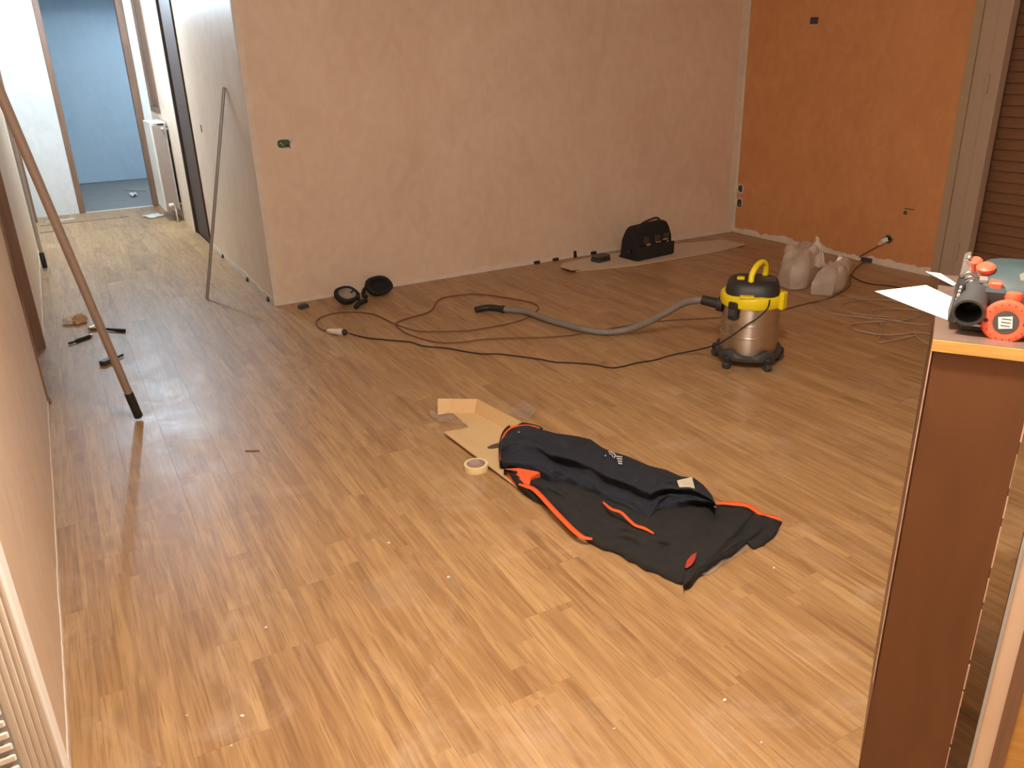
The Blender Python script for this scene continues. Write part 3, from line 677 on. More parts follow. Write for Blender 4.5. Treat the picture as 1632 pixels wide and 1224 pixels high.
a = [G(1150, 398), G(1187, 393.5), G(1184, 389), G(1150, 392)]
MB().add([q+Vector((0,0,.0055+.012*(i in (1,)))) for i, q in enumerate(a)]+[q+Vector((0,0,.0095+.012*(i in (1,)))) for i, q in enumerate(a)], [(3,2,1,0),(4,5,6,7),(0,1,5,4),(1,2,6,5),(2,3,7,6),(3,0,4,7)]).build('torn_flap', M_CARDG, e)
SZ = .0059
# small dark case
p = G(958, 416, SZ); d = (G(1066, 404)-G(1015.7, 417)); d.z = 0; d.normalize(); n_ = Vector((-d.y, d.x, 0)); rz = math.atan2(d.y, d.x)
e = tag(empty('small_case', (p.x, p.y, SZ), rz), 'small dark flat case on the cardboard beside the tool bag', 'case')
MB().box(-.072, .072, -.045, .055, 0, .032, .008).build('case_base', M_DKGREY, e, local=True)
MB().box(-.07, .07, -.043, .053, .033, .052, .008).build('case_lid', plain('case_lid_brown', (.095, .08, .065), .6), e, local=True)
MB().box(-.02, .02, -.05, -.0455, .018, .042, .002).build('latch', M_BLACK, e, local=True)
# tool bag
pA, pB, pC = G(985.7, 409.8, SZ), G(1015.7, 417, SZ), G(1072.4, 404.6, SZ)
d = (pC-pB); LB = d.length; d.normalize(); n_ = Vector((-d.y, d.x, 0)); WB = max(.20, (pA-pB).dot(n_)); rz = math.atan2(d.y, d.x)
e = tag(empty('tool_bag', (pB.x, pB.y, SZ), rz), 'black open-top style tool bag with ochre labels on the cardboard', 'tool bag')
HB = .262
rows = []; sect = [(0, 0, .0), (.0, 0, .02), (.008, .012, .15), (.022, .035, .215), (.038, .055, HB-.012), (.055, .072, HB)]
def ring(ix, iy, z):
    x0, x1, y0, y1 = ix*.75, LB-ix*.45, iy, WB-iy; r_ = .025; pts = []
    for cx_, cy_, a0 in ((x1-r_, y1-r_, 0), (x0+r_, y1-r_, 90), (x0+r_, y0+r_, 180), (x1-r_, y0+r_, 270)):
        for k_ in range(4):
            q = math.radians(a0+k_*30); pts.append(Vector((cx_+r_*math.cos(q), cy_+r_*math.sin(q), z+(.016*(cx_/LB) if z > .1 else 0))))
    return pts+pts[:1]
m = MB()
rows = [ring(*s) for s in sect]; m.grid(rows); m.add(rows[-1][:-1], [tuple(range(16))]); m.add(rows[0][:-1], [tuple(range(15, -1, -1))])
m.build('bag_body', M_BLACKFAB, e, 'auto', local=True)
MB().box(-.006, LB+.006, -.008, -.0005, .01, .115, .004).build('front_pocket', plain('bag_front', (.022, .021, .02), .9), e, local=True)
MB().box(.0, LB, -.004, WB+.004, .0, .018, .004).build('base_trim', M_BLACK, e, local=True)
for x0, x1, z0, z1, mt in ((.09, .135, .118, .135, M_OCHRE), (.20, .26, .128, .136, M_OCHRE), (.28, .34, .138, .148, M_OCHRE), (.325, .35, .118, .130, M_OCHRE)):
    MB().box(x0*LB/.42, x1*LB/.42, -.0115, -.0082, z0, z1).build('label_tab', mt, e, local=True)
for x0 in (.07, .20, .30):
    MB().box(x0*LB/.42, (x0+.06)*LB/.42, -.0045, .012, .132, .19, .004).build('tool_loop', plain('bag_loop', (.055, .05, .05), .6), e, local=True)
pts = catmull([(LB*.25, WB*.35, HB), (LB*.30, WB*.40, HB+.02), (LB*.5, WB*.45, HB+.035), (LB*.72, WB*.45, HB+.045), (LB*.8, WB*.42, HB+.028)], 5)
MB().tube(pts, .009, 8).build('carry_handle', M_BLACK, e, True, local=True)
MB().tube([(-.035, .08, .075), (-.0, .08, .07)], [.012, .016], 10).build('side_clip', M_BLACK, e, True, local=True)

# ------------------------------------------------------------------ wet-and-dry vacuum cleaner
vc = G(1190, 575); vth = math.atan2(-vc.x/vc.xy.length, vc.y/vc.xy.length)
vac = tag(empty('vacuum_cleaner', (vc.x, vc.y, 0), vth), 'steel drum workshop vacuum with yellow rim on black castors', 'vacuum')
RD = .150
b = MB()
prof = [(RD-.004, .075), (RD, .082), (RD, .168), (RD+.004, .172), (RD+.004, .178), (RD, .182), (RD, .236), (RD+.004, .240), (RD+.004, .246), (RD, .250), (RD, .350)]
b.lathe(prof, 56).build('drum', M_DRUM, vac, 'auto', local=True)
nt_ = M_DRUM.node_tree; tg = nt_.nodes.new('ShaderNodeTangent'); tg.direction_type = 'RADIAL'; tg.axis = 'Z'; bs = nt_.nodes['Principled BSDF']; nt_.links.new(tg.outputs[0], bs.inputs['Tangent']); bs.inputs['Anisotropic'].default_value = .85; bs.inputs['Anisotropic Rotation'].default_value = 0.25
yr = MB().lathe([(RD+.001, .335), (RD+.012, .338), (RD+.016, .352), (RD+.016, .385), (RD+.010, .398), (RD-.006, .404), (RD-.012, .40)], 56).build('rim', M_YELLOW, vac, 'auto', local=True)
def loft(rings, n):                       # closed loops, capped
    m = MB(); V = [v for r in rings for v in r]; F = []
    for j in range(len(rings)-1):
        for i in range(n): F.append((j*n+i, j*n+(i+1) % n, (j+1)*n+(i+1) % n, (j+1)*n+i))
    F.append(tuple(range(n-1, -1, -1))); F.append(tuple((len(rings)-1)*n+i for i in range(n)))
    return m.add(V, F)
def sup(rx, ry_, z, p=3.2, n=40, ox=0, oy=0):
    out = []
    for i in range(n):
        q = 2*math.pi*i/n; k_ = 1/(abs(math.cos(q))**p+abs(math.sin(q))**p)**(1/p); out.append(Vector((ox+rx*k_*math.cos(q), oy+ry_*k_*math.sin(q), z)))
    return out
loft([sup(.140, .138, .400), sup(.138, .134, .425), sup(.130, .120, .452), sup(.120, .108, .466), sup(.10, .09, .472)], 40).build('motor_head', M_BLACK, vac, 'auto', local=True)
MB().box(-.062, .012, -.168, -.130, .398, .412, .004).build('rim_tab', M_YELLOW, yr, local=True)
MB().box(-.085, -.045, -.06, -.02, .470, .484, .004).build('power_switch', M_YELLOW, vac, local=True)
hp = catmull([(-.012, -.085, .452), (-.010, -.072, .505), (.008, -.035, .540), (.030, .015, .552), (.050, .050, .540), (.058, .066, .505), (.056, .068, .46)], 6)
MB().tube(hp, .0155, 12).build('carry_handle', M_YELLOW, vac, True, local=True)
for i in range(5):
    MB().box(.06, .115, -.05+i*.018, -.042+i*.018, .4655, .4745, .001).build('cooling_fin', M_DKGREY, vac, local=True)
for ang in (-33, 147):
    q = math.radians(ang); R_ = Matrix.Rotation(q, 4, 'Z'); m = MB(); m.box(-.026, .026, -RD-.030, -RD-.004, .275, .372, .006); m.v = [R_ @ v for v in m.v]; cl = m.build('clip', M_BLACK, vac, local=True)
    m = MB(); m.box(-.02, .02, -RD-.034, -RD-.029, .30, .335, .003); m.v = [R_ @ v for v in m.v]; m.build('clip_lever', M_DKGREY, cl, local=True)
for ang in (62,):
    R_ = Matrix.Rotation(math.radians(ang), 4, 'Z'); m = MB(); m.box(-.024, .024, -RD-.040, -RD-.012, .33, .425, .006); m.v = [R_ @ v for v in m.v]; m.build('cord_hook', M_YELLOW, yr, local=True)
# dolly with five castors
n_ = 60; lo, hi = [], []
rings = []
for z, rr in ((.048, .150), (.052, .168), (.072, .172), (.100, .166), (.104, .153)):
    r_ = []
    for i in range(n_):
        q = 2*math.pi*i/n_; wv = .5+.5*math.cos(5*(q-math.radians(-125))); zz = z if z < .08 else z-.034*(1-wv); r_.append(Vector((rr*(1+.05*wv)*math.cos(q), rr*(1+.05*wv)*math.sin(q), zz)))
    rings.append(r_)
loft(rings, n_).build('dolly', M_DKGREY, vac, 'auto', local=True)
for i in range(5):
    q = math.radians(-125+72*i); c_ = Vector((.178*math.cos(q), .178*math.sin(q), 0)); t_ = Vector((-math.sin(q), math.cos(q), 0))
    hs = MB().lathe([(.020, .040), (.024, .046), (.024, .066), (.016, .074)], 14, c_).build('castor_housing', M_BLACK, vac, 'auto', local=True)
    MB().lathe([(.020, -.016), (.0255, -.011), (.0255, .011), (.020, .016)], 16, c_+Vector((0, 0, .0258)), t_).build('castor_wheel', M_DKGREY, hs, 'auto', local=True)
# inlet and hose
Rv = Matrix.Rotation(vth, 3, 'Z'); V0 = Vector((vc.x, vc.y, 0))
def vloc(p): return Rv.transposed() @ (Vector(p)-V0)
inl = Vector((-RD-.002, -.012, .300)); ie = G(1122, 478.5, .325); ie = vloc(ie)
ic = Vector((-RD+.005, .0, ie.z-.012)); dirn = (ie-ic)
MB().tube([ic, ic+dirn*.28, ic+dirn*.32, ie+dirn.normalized()*.01], [.040, .040, .029, .027], 20).build('inlet_cuff', M_BLACK, vac, 'auto', local=True)
hz = [(803, 493, .024), (838, 497, .0225), (868.7, 508, .0225), (905, 518.5, .0225), (935.6, 526, .0225), (971.6, 529.5, .0225), (1005, 524, .05), (1036, 512, .12), (1064, 497, .20), (1090, 483, .275), (1110, 478.6, .315), (1121, 478, .325)]
hp = [vloc(G(*q)) for q in hz]; hp = resample(catmull(hp, 12), 420)
MB().tube(hp, [.0205 if i % 3 else .0178 for i in range(len(hp))], 14).build('hose', M_HOSE, vac, True, local=True)
n1 = [vloc(G(*q)) for q in ((758, 494, .020), (775, 490.5, .026), (790, 491, .027), (804, 493.2, .024))]; n1 = catmull(n1, 4)
MB().tube(n1, [.0215]*4+[.0225]*(len(n1)-6)+[.027, .027], 16).build('hose_nozzle', M_BLACK, vac, 'auto', local=True)
# its black mains lead, in front of the drum and over the floor
pl = Rv @ Vector((0, -1, 0)); p0 = V0+pl*(RD+.022)
lead = [ONP(1226.8, 472, V0+pl*(RD*.72), pl)] + [ONP(x, y, p0, pl) for x, y in ((1224, 490), (1208, 506.4), (1191.7, 517), (1175, 529))]
lead += [ONP(1162, 538, V0+pl*(RD+.05), pl), G(1142.7, 549, .13), G(1110, 558, .04)] + [G(x, y, .0045) for x, y in ((1074.5, 564.8), (1043.7, 573.8), (1018, 577.7), (979, 586), (945.9, 581), (915, 578.4), (884, 577), (863.5, 573), (827.5, 568), (794, 564), (768, 564), (740, 560), (712.8, 555), (676, 551.5), (653.6, 545), (625.5, 542.5), (583, 538), (556, 531))]
MB().tube([vloc(q) for q in catmull(lead, 6)], .0042, 8).build('mains_lead', M_CORDBK, vac, True, local=True)
a, b_ = G(553, 530.3, .017), G(546, 529, .017)
MB().tube([vloc(a), vloc(a.lerp(b_, .4)), vloc(b_)], [.008, .019, .021], 14).build('lead_plug', M_BLACK, vac, True, local=True)

# ------------------------------------------------------------------ extension lead from wall socket to the white coupling
ext = [(524, 527.5), (512.7, 524.8), (504, 517), (507, 508.8), (521, 502), (541, 498), (569, 497.5), (591.7, 500), (608.6, 506), (625.5, 514.4), (648, 522.9), (670.6, 528), (710, 528), (752, 526), (794.6, 519), (831, 510), (850, 500), (858, 490), (846, 482), (801.8, 473.5), (765.7, 469), (740, 469.5), (710, 473.5), (696, 480.6), (689, 493), (676, 500), (653.7, 506), (634, 513), (631, 518.6), (648, 531), (676, 541), (704, 546), (738, 545), (780.5, 540), (860, 537.8), (904.7, 534.7), (933, 530.6), (1000, 519), (1061.7, 510.8), (1130, 507), (1190, 503), (1244.6, 494), (1283.8, 484), (1320.6, 475.6), (1352, 458), (1356, 441), (1364.7, 426.6), (1380, 414.5)]
P = [G(x, y, .005) for x, y in ext]
sk = ONX(1416, 381, XR); w0 = Vector((XR-.012, G(1381, 413).y, .03)); w1 = Vector((XR-.03, sk.y+.06, sk.z-.06)); w2 = Vector((XR-.05, sk.y+.01, sk.z-.012))
e = tag(empty('extension_lead', (P[0].x, P[0].y, 0)), 'brown extension lead looping over the floor to the orange wall socket', 'cord')
MB().tube(catmull(P+[w0, w1, w2], 6), .0044, 8).build('cord', M_CORDBR, e, True)
a, b_ = G(524, 527.5, .02), G(546, 529.5, .02); d = (b_-a).normalized()
cp = MB().tube([a-d*.012, a, a+d*.02, a+d*.024, b_-d*.03, b_-d*.027, b_], [.008, .014, .017, .019, .019, .023, .023], 16).build('coupling', M_WHITEPL, e, 'auto')
MB().tube([w2-Vector((0, -.03, .03)), w2, Vector((XR-.02, sk.y, sk.z))], [.010, .019, .021], 14).build('plug', M_WHITEPL, e, 'auto')
e = tag(empty('wall_socket', (XR, sk.y, sk.z)), 'round socket insert in the orange wall with the plug in it', 'socket')
MB().lathe([(.030, 0), (.033, .004), (.030, .010), (.024, .011), (.023, .004)], 20, (XR, sk.y, sk.z), (-1, 0, 0)).build('socket_ring', M_TEALBOX, e, 'auto')
MB().box(XR-.004, XR-.0005, sk.y-.045, sk.y+.045, sk.z-.012, sk.z+.012, .001).build('mounting_plate', M_STEEL, e)

# thin pale cable lying in loose loops
def z8(x, y): return (1220+x/5.829, 370+y/5.829)
loops = [(1560, 690), (1380, 630), (1100, 600), (1000, 605), (880, 610), (760, 620), (560, 640), (490, 665), (480, 692), (540, 735), (700, 775), (900, 795), (1080, 812), (1250, 840), (1420, 862), (1520, 860), (1560, 800), (1480, 735), (1300, 665), (1120, 640), (950, 630), (820, 640), (740, 665), (715, 692), (740, 732), (860, 770), (1000, 785), (1130, 800), (1230, 832), (1330, 815), (1430, 785), (1465, 758), (1400, 735), (1200, 722), (1040, 728), (975, 748), (1000, 800), (1060, 850), (1082, 910), (1062, 980), (1050, 1033), (1150, 1025), (1280, 1000), (1400, 965), (1382, 930), (1395, 975), (1440, 1018), (1510, 1050), (1560, 1010), (1500, 955), (1350, 952), (1250, 966), (1100, 970), (950, 950), (830, 925), (785, 892), (810, 870), (900, 855), (1010, 850), (1120, 846)]
P = []; last = 0
for i, q in enumerate(loops):
    g = G(*z8(*q)); P.append(Vector((g.x, g.y, .0035+.0042*(i/len(loops))*2)))
o = MB().tube(catmull(P, 6), .0040, 7).build('loose_cable', M_CORDLT, None, True, loc=(P[0].x, P[0].y, 0)); tag(o, 'thin pale cable in loose loops on the floor beside the bags', 'cable')
P = [G(x, y, .005) for x, y in ((1354, 437), (1362, 443), (1375, 449), (1392, 453), (1420, 456), (1450, 462))]
o = MB().tube(catmull(P, 6), .0042, 7).build('loose_cable', M_CORDBK, None, True, loc=P[0]); tag(o, 'short dark cable running from the plastic bags toward the partition', 'cable')

# ------------------------------------------------------------------ plastic carrier bags
def carrier(pts_base, h, label, seed, handles, top=.62):
    """crumpled translucent bag: box-like body from a base polygon plus knotted handles"""
    B_ = [G(*p) for p in pts_base]; c = sum(B_, Vector())/len(B_); e = tag(empty('plastic_bag', (c.x, c.y, 0)), label, 'plastic bag')
    n = 36; base = resample(B_+[B_[0]], n+1)[:-1]; rings = []
    levels = [(0.0, .93), (.04, 1.0), (.25, 1.05), (.5, 1.03), (.7, .95), (.85, .82), (.95, top), (1.0, top*.6)]
    for t, k_ in levels:
        r_ = []
        for i, q in enumerate(base):
            v = c+(q-c)*k_; v.z = .002+h*t
            d = (q-c).normalized(); nz = noise.noise(Vector((q.x*7+seed, q.y*7, t*2.0)))+.7*abs(noise.noise(Vector((q.x*20, q.y*20+seed, t*5))))
            v += d*(.035*nz*(.3+t)); v.z += h*.16*nz*t
            r_.append(v)
        rings.append(r_)
    for r_ in rings[:1]:
        for v in r_: v.z = .002
    loft(rings, n).build('bag_body', M_BAG, e, 'auto')
    for hx, hy, hw, hh, an in handles:
        p_ = c+Vector((hx, hy, h*.86)); m = MB(); rows = []
        for j in range(7):
            t = j/6; a_ = an+.25*math.sin(t*5+seed); wd = hw*(1-.75*t); cc = p_+Vector((.04*t*math.cos(an*3), .03*t, hh*t)); row = []
            for k_ in range(7):
                s_ = (k_/6-.5)*2; row.append(cc+Vector((math.cos(a_), math.sin(a_), 0))*wd*s_+Vector((-math.sin(a_), math.cos(a_), 0))*(.022*math.sin(k_*2.1+seed)*(1-t*.4))+Vector((0, 0, .012*math.cos(k_*2.7+j))))
            rows.append(row)
        m.grid(rows); m.build('handle', M_BAG, e)
    return e
carrier([(1240, 456), (1260, 465), (1284, 462), (1296, 450), (1306, 434), (1285, 424), (1252, 428)], .235, 'larger crumpled translucent plastic bag, nearer the vacuum', 2.3, [(.12, -.05, .07, .10, .6)])
carrier([(1293, 471), (1325, 474), (1346, 462), (1352, 448), (1340, 442), (1312, 453)], .175, 'smaller crumpled translucent plastic bag beside the loose cables', 8.1, [(-.10, .06, .05, .11, 2.2), (.06, .0, .06, .06, .4)])

# ------------------------------------------------------------------ opened cardboard box with the jacket thrown over it
def z4(x, y): return (680+x/6.8, 620+y/6.8)
def z9(x, y): return (680+x/2.72, 600+y/2.72)
e = tag(empty('cardboard_box', G(*z9(250, 250))), 'unfolded brown cardboard box lying under the jacket', 'cardboard box')
def sheet(name, pts, th=.0035, parent=None, mat=M_CARD):
    """panel through pixel points with their heights (px, py, z)"""
    P = [G(*p) for p in pts]; nn = (P[1]-P[0]).cross(P[2]-P[0]).normalized()
    if nn.z < 0: nn = -nn
    m = MB(); m.prism(P, nn*th); return m.build(name, mat, parent)
base = sheet('base_panel', [(*z4(285, 270), .002), (*z4(520, 255), .002), (*z4(860, 440), .002), (*z9(1240, 700), .002), (*z9(1090, 890), .002), (*z4(640, 690), .002), (*z4(480, 566), .002), (*z4(335, 452), .002), (*z4(455, 420), .002)], .0035, e)
sheet('end_flap', [(*z4(285, 268), .004), (*z4(520, 255), .004), (*z4(548, 106), .068), (*z4(284, 106), .068)], .0035, e)
sheet('corner_tab', [(*z4(118, 280), .010), (*z4(284, 262), .006), (*z4(284, 106), .066), (*z4(118, 104), .070)], .0035, e)
sheet('side_flap', [(*z4(522, 256), .004), (*z4(870, 442), .004), (*z4(1040, 362), .066), (*z4(550, 106), .068)], .0035, e)
sheet('fold_flap', [(*z4(182, 472), .016), (*z4(330, 446), .009), (*z4(480, 560), .0065), (*z4(800, 800), .0065), (*z4(985, 1075), .0065), (*z4(640, 815), .018)], .0035, e)
m = MB(); hc = G(*z4(770, 612), .0062); m.lathe([(.001, 0), (.034, .0), (.034, .0006), (.001, .0008)], 20, hc); m.v = [Vector((hc.x+(v.x-hc.x)*1.5, hc.y+(v.y-hc.y)*.62, v.z)) for v in m.v]; m.build('hand_hole', plain('hole_dark', (.10, .06, .03), .9), base)

def RS(A, B_, nu): return resample([Vector((*p, 0)) for p in A], nu), resample([Vector((*p, 0)) for p in B_], nu)
def cloth(name, Aedge, Bedge, mat, parent, zf, nu=70, nv=22, skirt=True, smooth=True):
    """draped cloth between two outlines; zf(u, v) is its height above the floor"""
    a, b_ = RS(Aedge, Bedge, nu); rows = []
    for j in range(nv+1):
        v = j/nv; row = []
        for i in range(nu):
            u = i/(nu-1); p = a[i].lerp(b_[i], v); row.append(G(p.x, p.y, zf(u, v)))
        rows.append(row)
    m = MB()
    if skirt:
        f = lambda r, z=.007: [Vector((q.x, q.y, min(q.z, z))) for q in r]
        rows = [f(rows[0])]+rows+[f(rows[-1])]
        for r in rows:
            r.insert(0, Vector((r[0].x, r[0].y, min(r[0].z, .007)))); r.append(Vector((r[-1].x, r[-1].y, min(r[-1].z, .007))))
    m.grid(rows); return m.build(name, mat, parent, smooth)
jk = tag(empty('jacket', G(*z9(900, 560))), 'navy and charcoal work jacket with orange trim lying on cardboard', 'jacket')
def nz(u, v, s, f): return noise.noise(Vector((u*f, v*f*.35, s)))
def sstep(a, b_, x): t = min(1, max(0, (x-a)/(b_-a))); return t*t*(3-2*t)
def z_char(u, v): return .010+.030*math.sin(math.pi*min(1, max(0, v)))**.6+.024*nz(u, v, 3, 7)+.012*nz(u, v*2, 5, 18)+.012*math.exp(-((v-.55)/.12)**2)*sstep(.35, .8, u)
up_ = [(335, 402), (430, 405), (520, 430), (640, 462), (760, 505), (900, 560), (1010, 560), (1150, 560), (1250, 556), (1300, 556), (1390, 568), (1440, 592), (1480, 612), (1538, 628)]
lo_ = [(338, 404), (372, 450), (420, 495), (500, 550), (560, 600), (620, 660), (700, 715), (800, 758), (880, 795), (960, 828), (1040, 868), (1090, 898), (1110, 905), (1118, 903)]
cut = lambda L: [z9(*q) for q in L]
ch = cloth('charcoal_body', cut(up_[:11]+[(1420, 590)]), cut(lo_), M_CHAR, jk, z_char)
# end of the body: dark hem and cuff
z_hem = lambda u, v: .008+.034*math.sin(math.pi*(.12+.76*v))**.8*(1-.35*u)+.008*nz(u, v, 9, 9)
cloth('hem', cut([(1115, 905), (1105, 860), (1130, 810), (1190, 770), (1260, 740), (1330, 690), (1400, 610), (1430, 590)]), cut([(1117, 906), (1150, 888), (1185, 850), (1255, 805), (1320, 765), (1385, 718), (1470, 668), (1536, 628)]), M_BLKCLOTH, jk, z_hem, 50, 12)
cloth('rear_hem', cut([(1300, 640), (1380, 600), (1440, 596), (1490, 614), (1538, 628)]), cut([(1392, 722), (1415, 748), (1462, 728), (1512, 690), (1540, 630)]), M_CHAR, jk, lambda u, v: .007+.014*math.sin(math.pi*v)**.6+.004*nz(u, v, 2, 9), 36, 12)
# navy shell folded over the far side
def z_navy(u, v):
    r = .34+.18*math.sin(u*3.0)
    return .016+.052*math.sin(math.pi*(.04+.92*v))**.55+.026*math.exp(-((v-r)/.07)**2)*sstep(.08, .3, u)-.020*math.exp(-((v-r-.15)/.07)**2)*sstep(.1, .3, u)+.022*nz(u, v, 11, 8)+.012*nz(u, v, 17, 19)+.006*nz(u, v*3, 23, 30)
nav_up = [(318, 300), (324, 262), (345, 225), (390, 207), (440, 210), (500, 230), (560, 246), (650, 258), (710, 272), (760, 308), (800, 325), (870, 345), (960, 385), (1040, 405), (1100, 432), (1160, 440), (1200, 470), (1235, 512), (1252, 552)]
nav_lo = [(322, 370), (328, 396), (370, 401), (440, 409), (500, 420), (540, 440), (600, 452), (660, 472), (720, 497), (780, 530), (840, 553), (900, 580), (945, 605), (968, 616), (1000, 575), (1040, 545), (1110, 548), (1190, 552), (1254, 556)]
nv_ = cloth('navy_shell', cut(nav_up), cut(nav_lo), M_NAVY, jk, z_navy, 96, 30)
def trimline(name, pts, z, r, mat, parent, zs_=None):
    P = [G(*z9(x, y), z if zs_ is None else zs_[i]) for i, (x, y) in enumerate(pts)]; P = catmull(P, 6); m = MB(); m.tube(P, r, 8); return m.build(name, mat, parent, True)
trimline('collar_piping', [(322, 365), (324, 310), (330, 268), (352, 234), (392, 215), (450, 214), (490, 226)], .030, .005, M_ORNG, jk, [.028, .04, .045, .045, .042, .036, .030])
trimline('collar_edge', [(323, 392), (319, 330), (321, 285), (335, 240), (365, 213), (410, 204), (470, 214), (500, 228)], .025, .006, M_BLKCLOTH, jk)
m = MB()
P = [G(*z9(x, y), z) for x, y, z in ((340, 400, .030), (400, 397, .048), (470, 410, .054), (492, 416, .05), (452, 438, .05), (448, 462, .046), (436, 478, .04), (408, 476, .026), (372, 446, .026))]
cc = sum(P, Vector())/len(P)+Vector((0, 0, .006)); n_ = len(P)
m.add(P+[cc], [(i, (i+1) % n_, n_) for i in range(n_)]); m.add([q-Vector((0,0,.022)) for q in P], [tuple(range(n_))]); m.add(P+[q-Vector((0,0,.022)) for q in P], [(i, (i+1) % n_, (i+1) % n_+n_, i+n_) for i in range(n_)]); m.build('orange_gusset', M_ORNG, jk, False)
def ribbon(name, pts, wd, mat, parent, z):
    P = catmull([G(*z9(x, y), z[i] if isinstance(z, (list, tuple)) else z) for i, (x, y) in enumerate(pts)], 5); rows = [[], [], [], []]
    for i, p in enumerate(P):
        t = (P[min(i+1, len(P)-1)]-P[max(i-1, 0)]).normalized(); s_ = Vector((-t.y, t.x, 0)).normalized(); k_ = wd*min(1, .35+4*min(i, len(P)-1-i)/len(P))
        rows[0].append(p-s_*k_); rows[1].append(p-s_*k_*.9+Vector((0,0,.006))); rows[2].append(p+s_*k_*.9+Vector((0,0,.006))); rows[3].append(p+s_*k_)
    return MB().grid(rows).build(name, mat, parent, True)
ribbon('front_piping', [(400, 470), (430, 478), (462, 490), (500, 525), (545, 575), (590, 622), (640, 672), (680, 700), (718, 707)], .0095, M_ORNG, jk, [.036, .04, .042, .040, .038, .036, .034, .03, .026])
ribbon('pocket_piping', [(765, 548), (800, 577), (842, 592), (876, 624), (905, 648), (945, 662), (985, 684)], .005, M_ORNG, jk, [.056, .059, .062, .064, .064, .063, .06])
ribbon('rear_piping', [(1255, 549), (1310, 553), (1370, 556), (1415, 574), (1450, 600), (1490, 609), (1540, 622)], .0085, M_ORNG, jk, .022)
P = [G(*z9(x, y), z) for x, y, z in ((1120, 830, .044), (1128, 800, .05), (1150, 775, .056), (1170, 765, .056), (1164, 795, .05), (1150, 818, .046), (1130, 833, .042))]
MB().prism(P, Vector((-.004, -.004, .006))).build('red_lining', M_REDLIN, jk)
# embroidered mark and white care label
def onnavy(x, y, dz=.0): return G(*z9(x, y), .07+dz)
m = MB()
m.tube(catmull([onnavy(788, 325), onnavy(806, 330), onnavy(818, 342), onnavy(812, 352)], 4), .0022, 6); m.tube(catmull([onnavy(792, 334), onnavy(804, 340), onnavy(806, 348)], 4), .0018, 6)
for i in range(4):
    x0, y0 = 826+i*3, 346+i*9
    m.tube([onnavy(x0-4, y0+i*1), onnavy(x0+22-i*3, y0+3+i)], .0026, 6)
m.build('embroidered_mark', plain('white_thread', (.60, .60, .62), .8), jk)
P = [onnavy(x, y, .004) for x, y in ((1085, 452), (1150, 437), (1162, 486), (1095, 482))]
lb = MB().prism(P, (0, 0, .0016)).build('care_label', plain('label_white', (.62, .56, .46), .5), jk)
m = MB(); cq = [P[0].lerp(P[3], t) for t in (.3, .5, .7)]; dq = [P[1].lerp(P[2], t) for t in (.3, .5, .7)]
for a, b_ in zip(cq, dq): m.tube([a.lerp(b_, .35)+Vector((0,0,.002)), a.lerp(b_, .85)+Vector((0,0,.002))], .0009, 5)
m.build('label_print', M_INK, lb)
for x, y in ((775, 345), (400, 243), (1250, 566), (905, 455)):
    MB().lathe([(.001, 0), (.005, .001), (.005, .004), (.002, .005)], 10, G(*z9(x, y), .062), (-.2, -.3, 1)).build('press_stud', M_STEEL, jk, True)

# masking tape roll
p = G(759, 748.5); e = tag(empty('masking_tape', (p.x, p.y, 0)), 'pale yellow masking tape roll at the cardboard edge', 'tape')
MB().lathe([(.040, .0005), (.050, .0005), (.0505, .003), (.0505, .027), (.050, .0295), (.040, .0295)], 40, (p.x, p.y, 0), cap=False).build('tape', M_TAPE, e, 'auto')
MB().lathe([(.040, .0008), (.0375, .0008), (.0375, .0292), (.040, .0292)], 40, (p.x, p.y, 0), cap=False).build('core', plain('tape_core', (.46, .36, .36), .7, var=.4, scale=40), e, 'auto')

film('plastic_film', [z9(5, 165), z9(95, 165), z9(180, 218), z9(60, 208)], 'crumpled clear film beside the cardboard corner tab', M_FILM, .016, 'plastic film', 3)
film('plastic_film', [z9(345, 165), z9(420, 110), z9(480, 150), z9(440, 195)], 'crumpled clear film behind the cardboard side flap', M_FILM, .012, 'plastic film', 6)
film('plastic_film', [z9(1150, 868), z9(1385, 730), z9(1400, 752), z9(1215, 872)], 'crumpled clear film sticking out under the jacket hem', M_FILM, .012, 'plastic film', 9, 16, 6)

# ------------------------------------------------------------------ paper and power tool on the half-height partition
TZ = PZ+.0006
P = [G(1394, 464, TZ+.004), G(1476, 455, TZ+.001), G(1562, 494, TZ), G(1520, 514, TZ)]
rows = []
for j in range(7):
    r_ = []
    for i in range(9):
        q = P[0].lerp(P[3], i/8).lerp(P[1].lerp(P[2], i/8), j/6); q.z = TZ+.0035*(1-i/8)**2*(1-.5*j/6)+.0004; r_.append(q)
    rows.append(r_)
pa = MB().grid(rows).grid([[q-Vector((0,0,.0003)) for q in r] for r in rows]).build('paper_sheet', M_PAPER, None, True, loc=P[2]); tag(pa, 'white printed paper sheet sticking out under the teal power tool', 'paper')
def onp(u, v): return P[0].lerp(P[3], u).lerp(P[1].lerp(P[2], u), v)+Vector((0, 0, .0012))
m = MB()
for v, u0, u1 in ((.86, .12, .30), (.80, .30, .44), (.55, .12, .42), (.49, .14, .38), (.43, .12, .40), (.37, .18, .36), (.50, .56, .8), (.40, .58, .84)):
    a, b_ = onp(u0, v), onp(u1, v); a.z = TZ+.0035*(1-u0)**2*(1-.5*v)+.0006; b_.z = TZ+.0035*(1-u1)**2*(1-.5*v)+.0006; n_ = (b_-a).normalized(); s_ = Vector((-n_.y, n_.x, 0))*.0016
    m.add([a-s_, b_-s_, b_+s_, a+s_], [(0, 1, 2, 3)])
m.build('print', plain('pale_print', (.50, .48, .45), .8), pa)
P2 = [G(1475, 433, TZ+.03), G(1499, 436, TZ+.012), G(1524, 452, TZ+.001), G(1520, 456, TZ+.001)]
